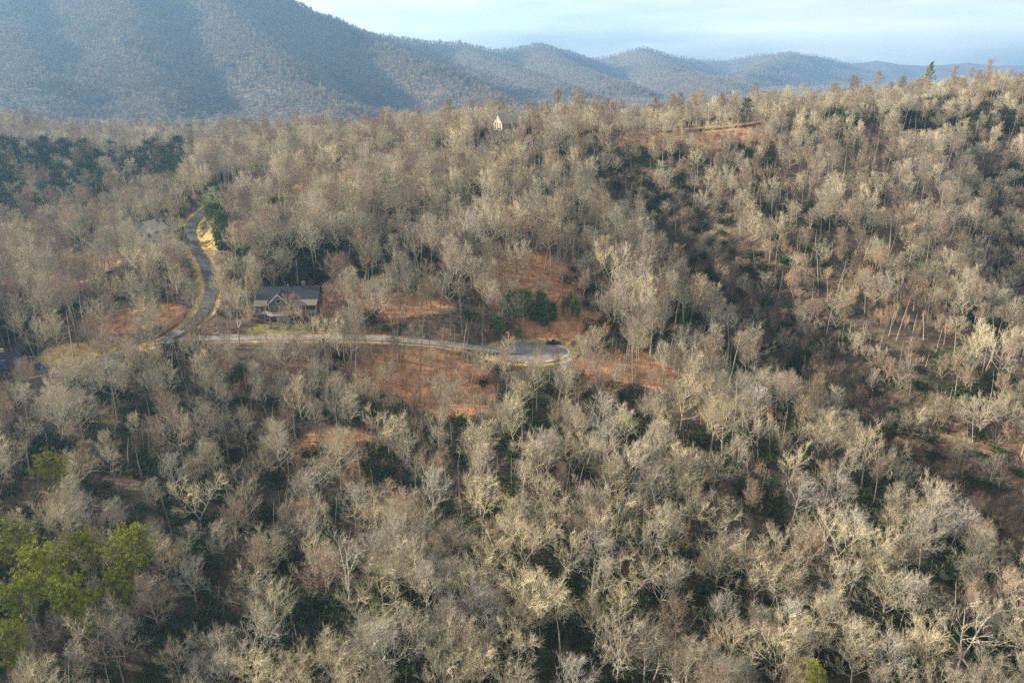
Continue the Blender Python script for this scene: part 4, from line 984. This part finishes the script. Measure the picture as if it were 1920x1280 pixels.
# understorey: brown brush clumps and evergreen shrubs
def understorey(sp, shrubs):
    x, y = candidates(-330, 440, 55, 620, sp); z = H(x, y)
    v, px, py, pt, d = in_view(x, y, z, 6, 30, 30); v &= free(x, y, 0.15, 3.0)
    n1 = fbm(x / 28, y / 28, 3, 41 if shrubs else 51)
    lim = n1 > ((0.02 - 0.62 * (1 - sstep(150, 230, y)) - 0.04 * sstep(60, 110, x)) if shrubs else -0.1 + 0.4 * (1 - sstep(160, 230, y)) )
    if shrubs: lim |= ravine_depth(x, y) > 3
    if shrubs:   # hollows hold the evergreens; the ridge cut on the right is lined with them
        strip = (np.abs(py - (234 + (px - 1560) * 0.03)) < 17) & (px > 1560) & (y > 300); lim |= strip
        for c in ((1300, 470, 297), (1200, 380, 335), (1420, 590, 258), (480, 1040, 140), (1880, 520, 280), (1850, 330, 362)): lim |= ell(x, y, U(*c), 12, 14) < 1
    v &= lim
    keep = np.ones(len(x))
    for c, a, b_, k in GAPS: keep = np.minimum(keep, 1 - (1 - sstep(0.85, 1.3, ell(x, y, c, a, b_))) * (0.9 if shrubs else 0.1))
    v &= RNG.random(len(x)) < keep
    idx = np.where(v)[0]; rows = []
    for i in idx:
        s = random.uniform(0.7, 1.4); top = 640 - FPX * (y[i] * st + (z[i] + 4 * s - CAMZ) * ct) / (y[i] * ct - (z[i] + 4 * s - CAMZ) * st)
        q = (np.abs(PROT[:, 0] - px[i]) < 10) & (PROT[:, 1] > top) & (PROT[:, 1] < py[i] + 1) & (PROT[:, 2] > y[i] - 3) & (PROT[:, 3] < 0.3)
        if q.any(): continue
        if shrubs and strip[i]: s *= 1.7
        rows.append((random.randrange(2), x[i], y[i], z[i] - 0.1, s, d[i], px[i], py[i]))
    return rows
SH = understorey(3.9, True); SH.sort(key=lambda r: r[5] if (0 < r[6] < 1920 and r[7] < 1300) else 1e6)
for v_, x, y, z, s, d, px, py in SH[:240]:
    lab = '%s dark green shrub %s under %s' % (sized(s), region(x, y, px, py), neighbour(x, y, False))
    plant('rhododendron', ('shrub_a', 'shrub_b')[v_], x, y, s * 1.4, lab, 'shrub', 'dark green shrubs ' + region(x, y, px, py), z=z)
scatter('evergreen_understorey', [(r[0], r[1], r[2], r[3], r[4] * 1.4) for r in SH[240:]], [VAR['shrub_a'], VAR['shrub_b']], 'dark green evergreen shrubs under the bare woods', 'undergrowth')
BR = understorey(4.4, False)
scatter('brush_undergrowth', [r[:5] for r in BR], [VAR['brush'], VAR['brush_b']], 'brown leafless brush growing under the bare trees', 'undergrowth')

# far slopes: woods that read as one mass
rows = []
for r0, r1, sp, sc in ((1130, 2500, 8.0, 1.0), (2500, 3900, 11.5, 1.0), (3900, 6300, 17.0, 0.95)):
    xr = r1 * 0.78
    x, y = candidates(-xr, xr, r0 * 0.85, r1, sp); r_ = np.hypot(x, y); m = (r_ >= r0) & (r_ < r1) & (np.abs(x) < 0.74 * y + 60)
    x, y, r_ = x[m], y[m], r_[m]; z = H(x, y); px, py, d = proj(np.stack([x, y, z], 1))
    m = (py > -160) & (py < 300) & (RNG.random(len(x)) < np.clip(0.95 + 0.5 * fbm(x / 70, y / 70, 3, 61), 0.55, 1)); m &= ~((np.abs(px - 550) < 45) & (np.abs(py - 219) < 4) & (r_ < 1500) & (r_ > 1180))
    s = RNG.uniform(0.65, 1.2, len(x)) * sc
    con = fbm(x / 140, y / 140, 3, 71)[m] > 0.30
    rows += [(4 if (c_ and random.random() < 0.6) or random.random() < 0.015 else random.randrange(4), *q) for c_, q in zip(con, zip(x[m], y[m], z[m] - 0.2, s[m]))]
print('counts', len(wood), len(wood_far), len(SH), len(BR), len(rows))
scatter('mountain_woods', rows, FARM, 'hazy blue-grey leafless woods covering the far mountains', 'woods')

# ------------------------------------------------------------------ haze: one closed box round everything
zt = float(max(gz.max() + 40, CAMZ + 60)); zb = float(gz.min() - 1.5)
b = MB(); b.box(-5300, 5300, -1000, 7100, zb, zt)
hzm = bpy.data.materials.new('haze_air'); hzm.use_nodes = True; nt = hzm.node_tree; nt.nodes.clear()
o_ = nt.nodes.new('ShaderNodeOutputMaterial'); pv = nt.nodes.new('ShaderNodeVolumePrincipled')
pv.inputs['Color'].default_value = (*HAZE_COLOR, 1); pv.inputs['Density'].default_value = HAZE_DENSITY; pv.inputs['Anisotropy'].default_value = HAZE_ANISO
nt.links.new(pv.outputs[0], o_.inputs['Volume'])
hb = b.build('haze', hzm); hb['kind'] = 'stuff'; hb['label'] = 'pale blue haze in the valley air'; hb['category'] = 'haze'; hb.display_type = 'WIRE'
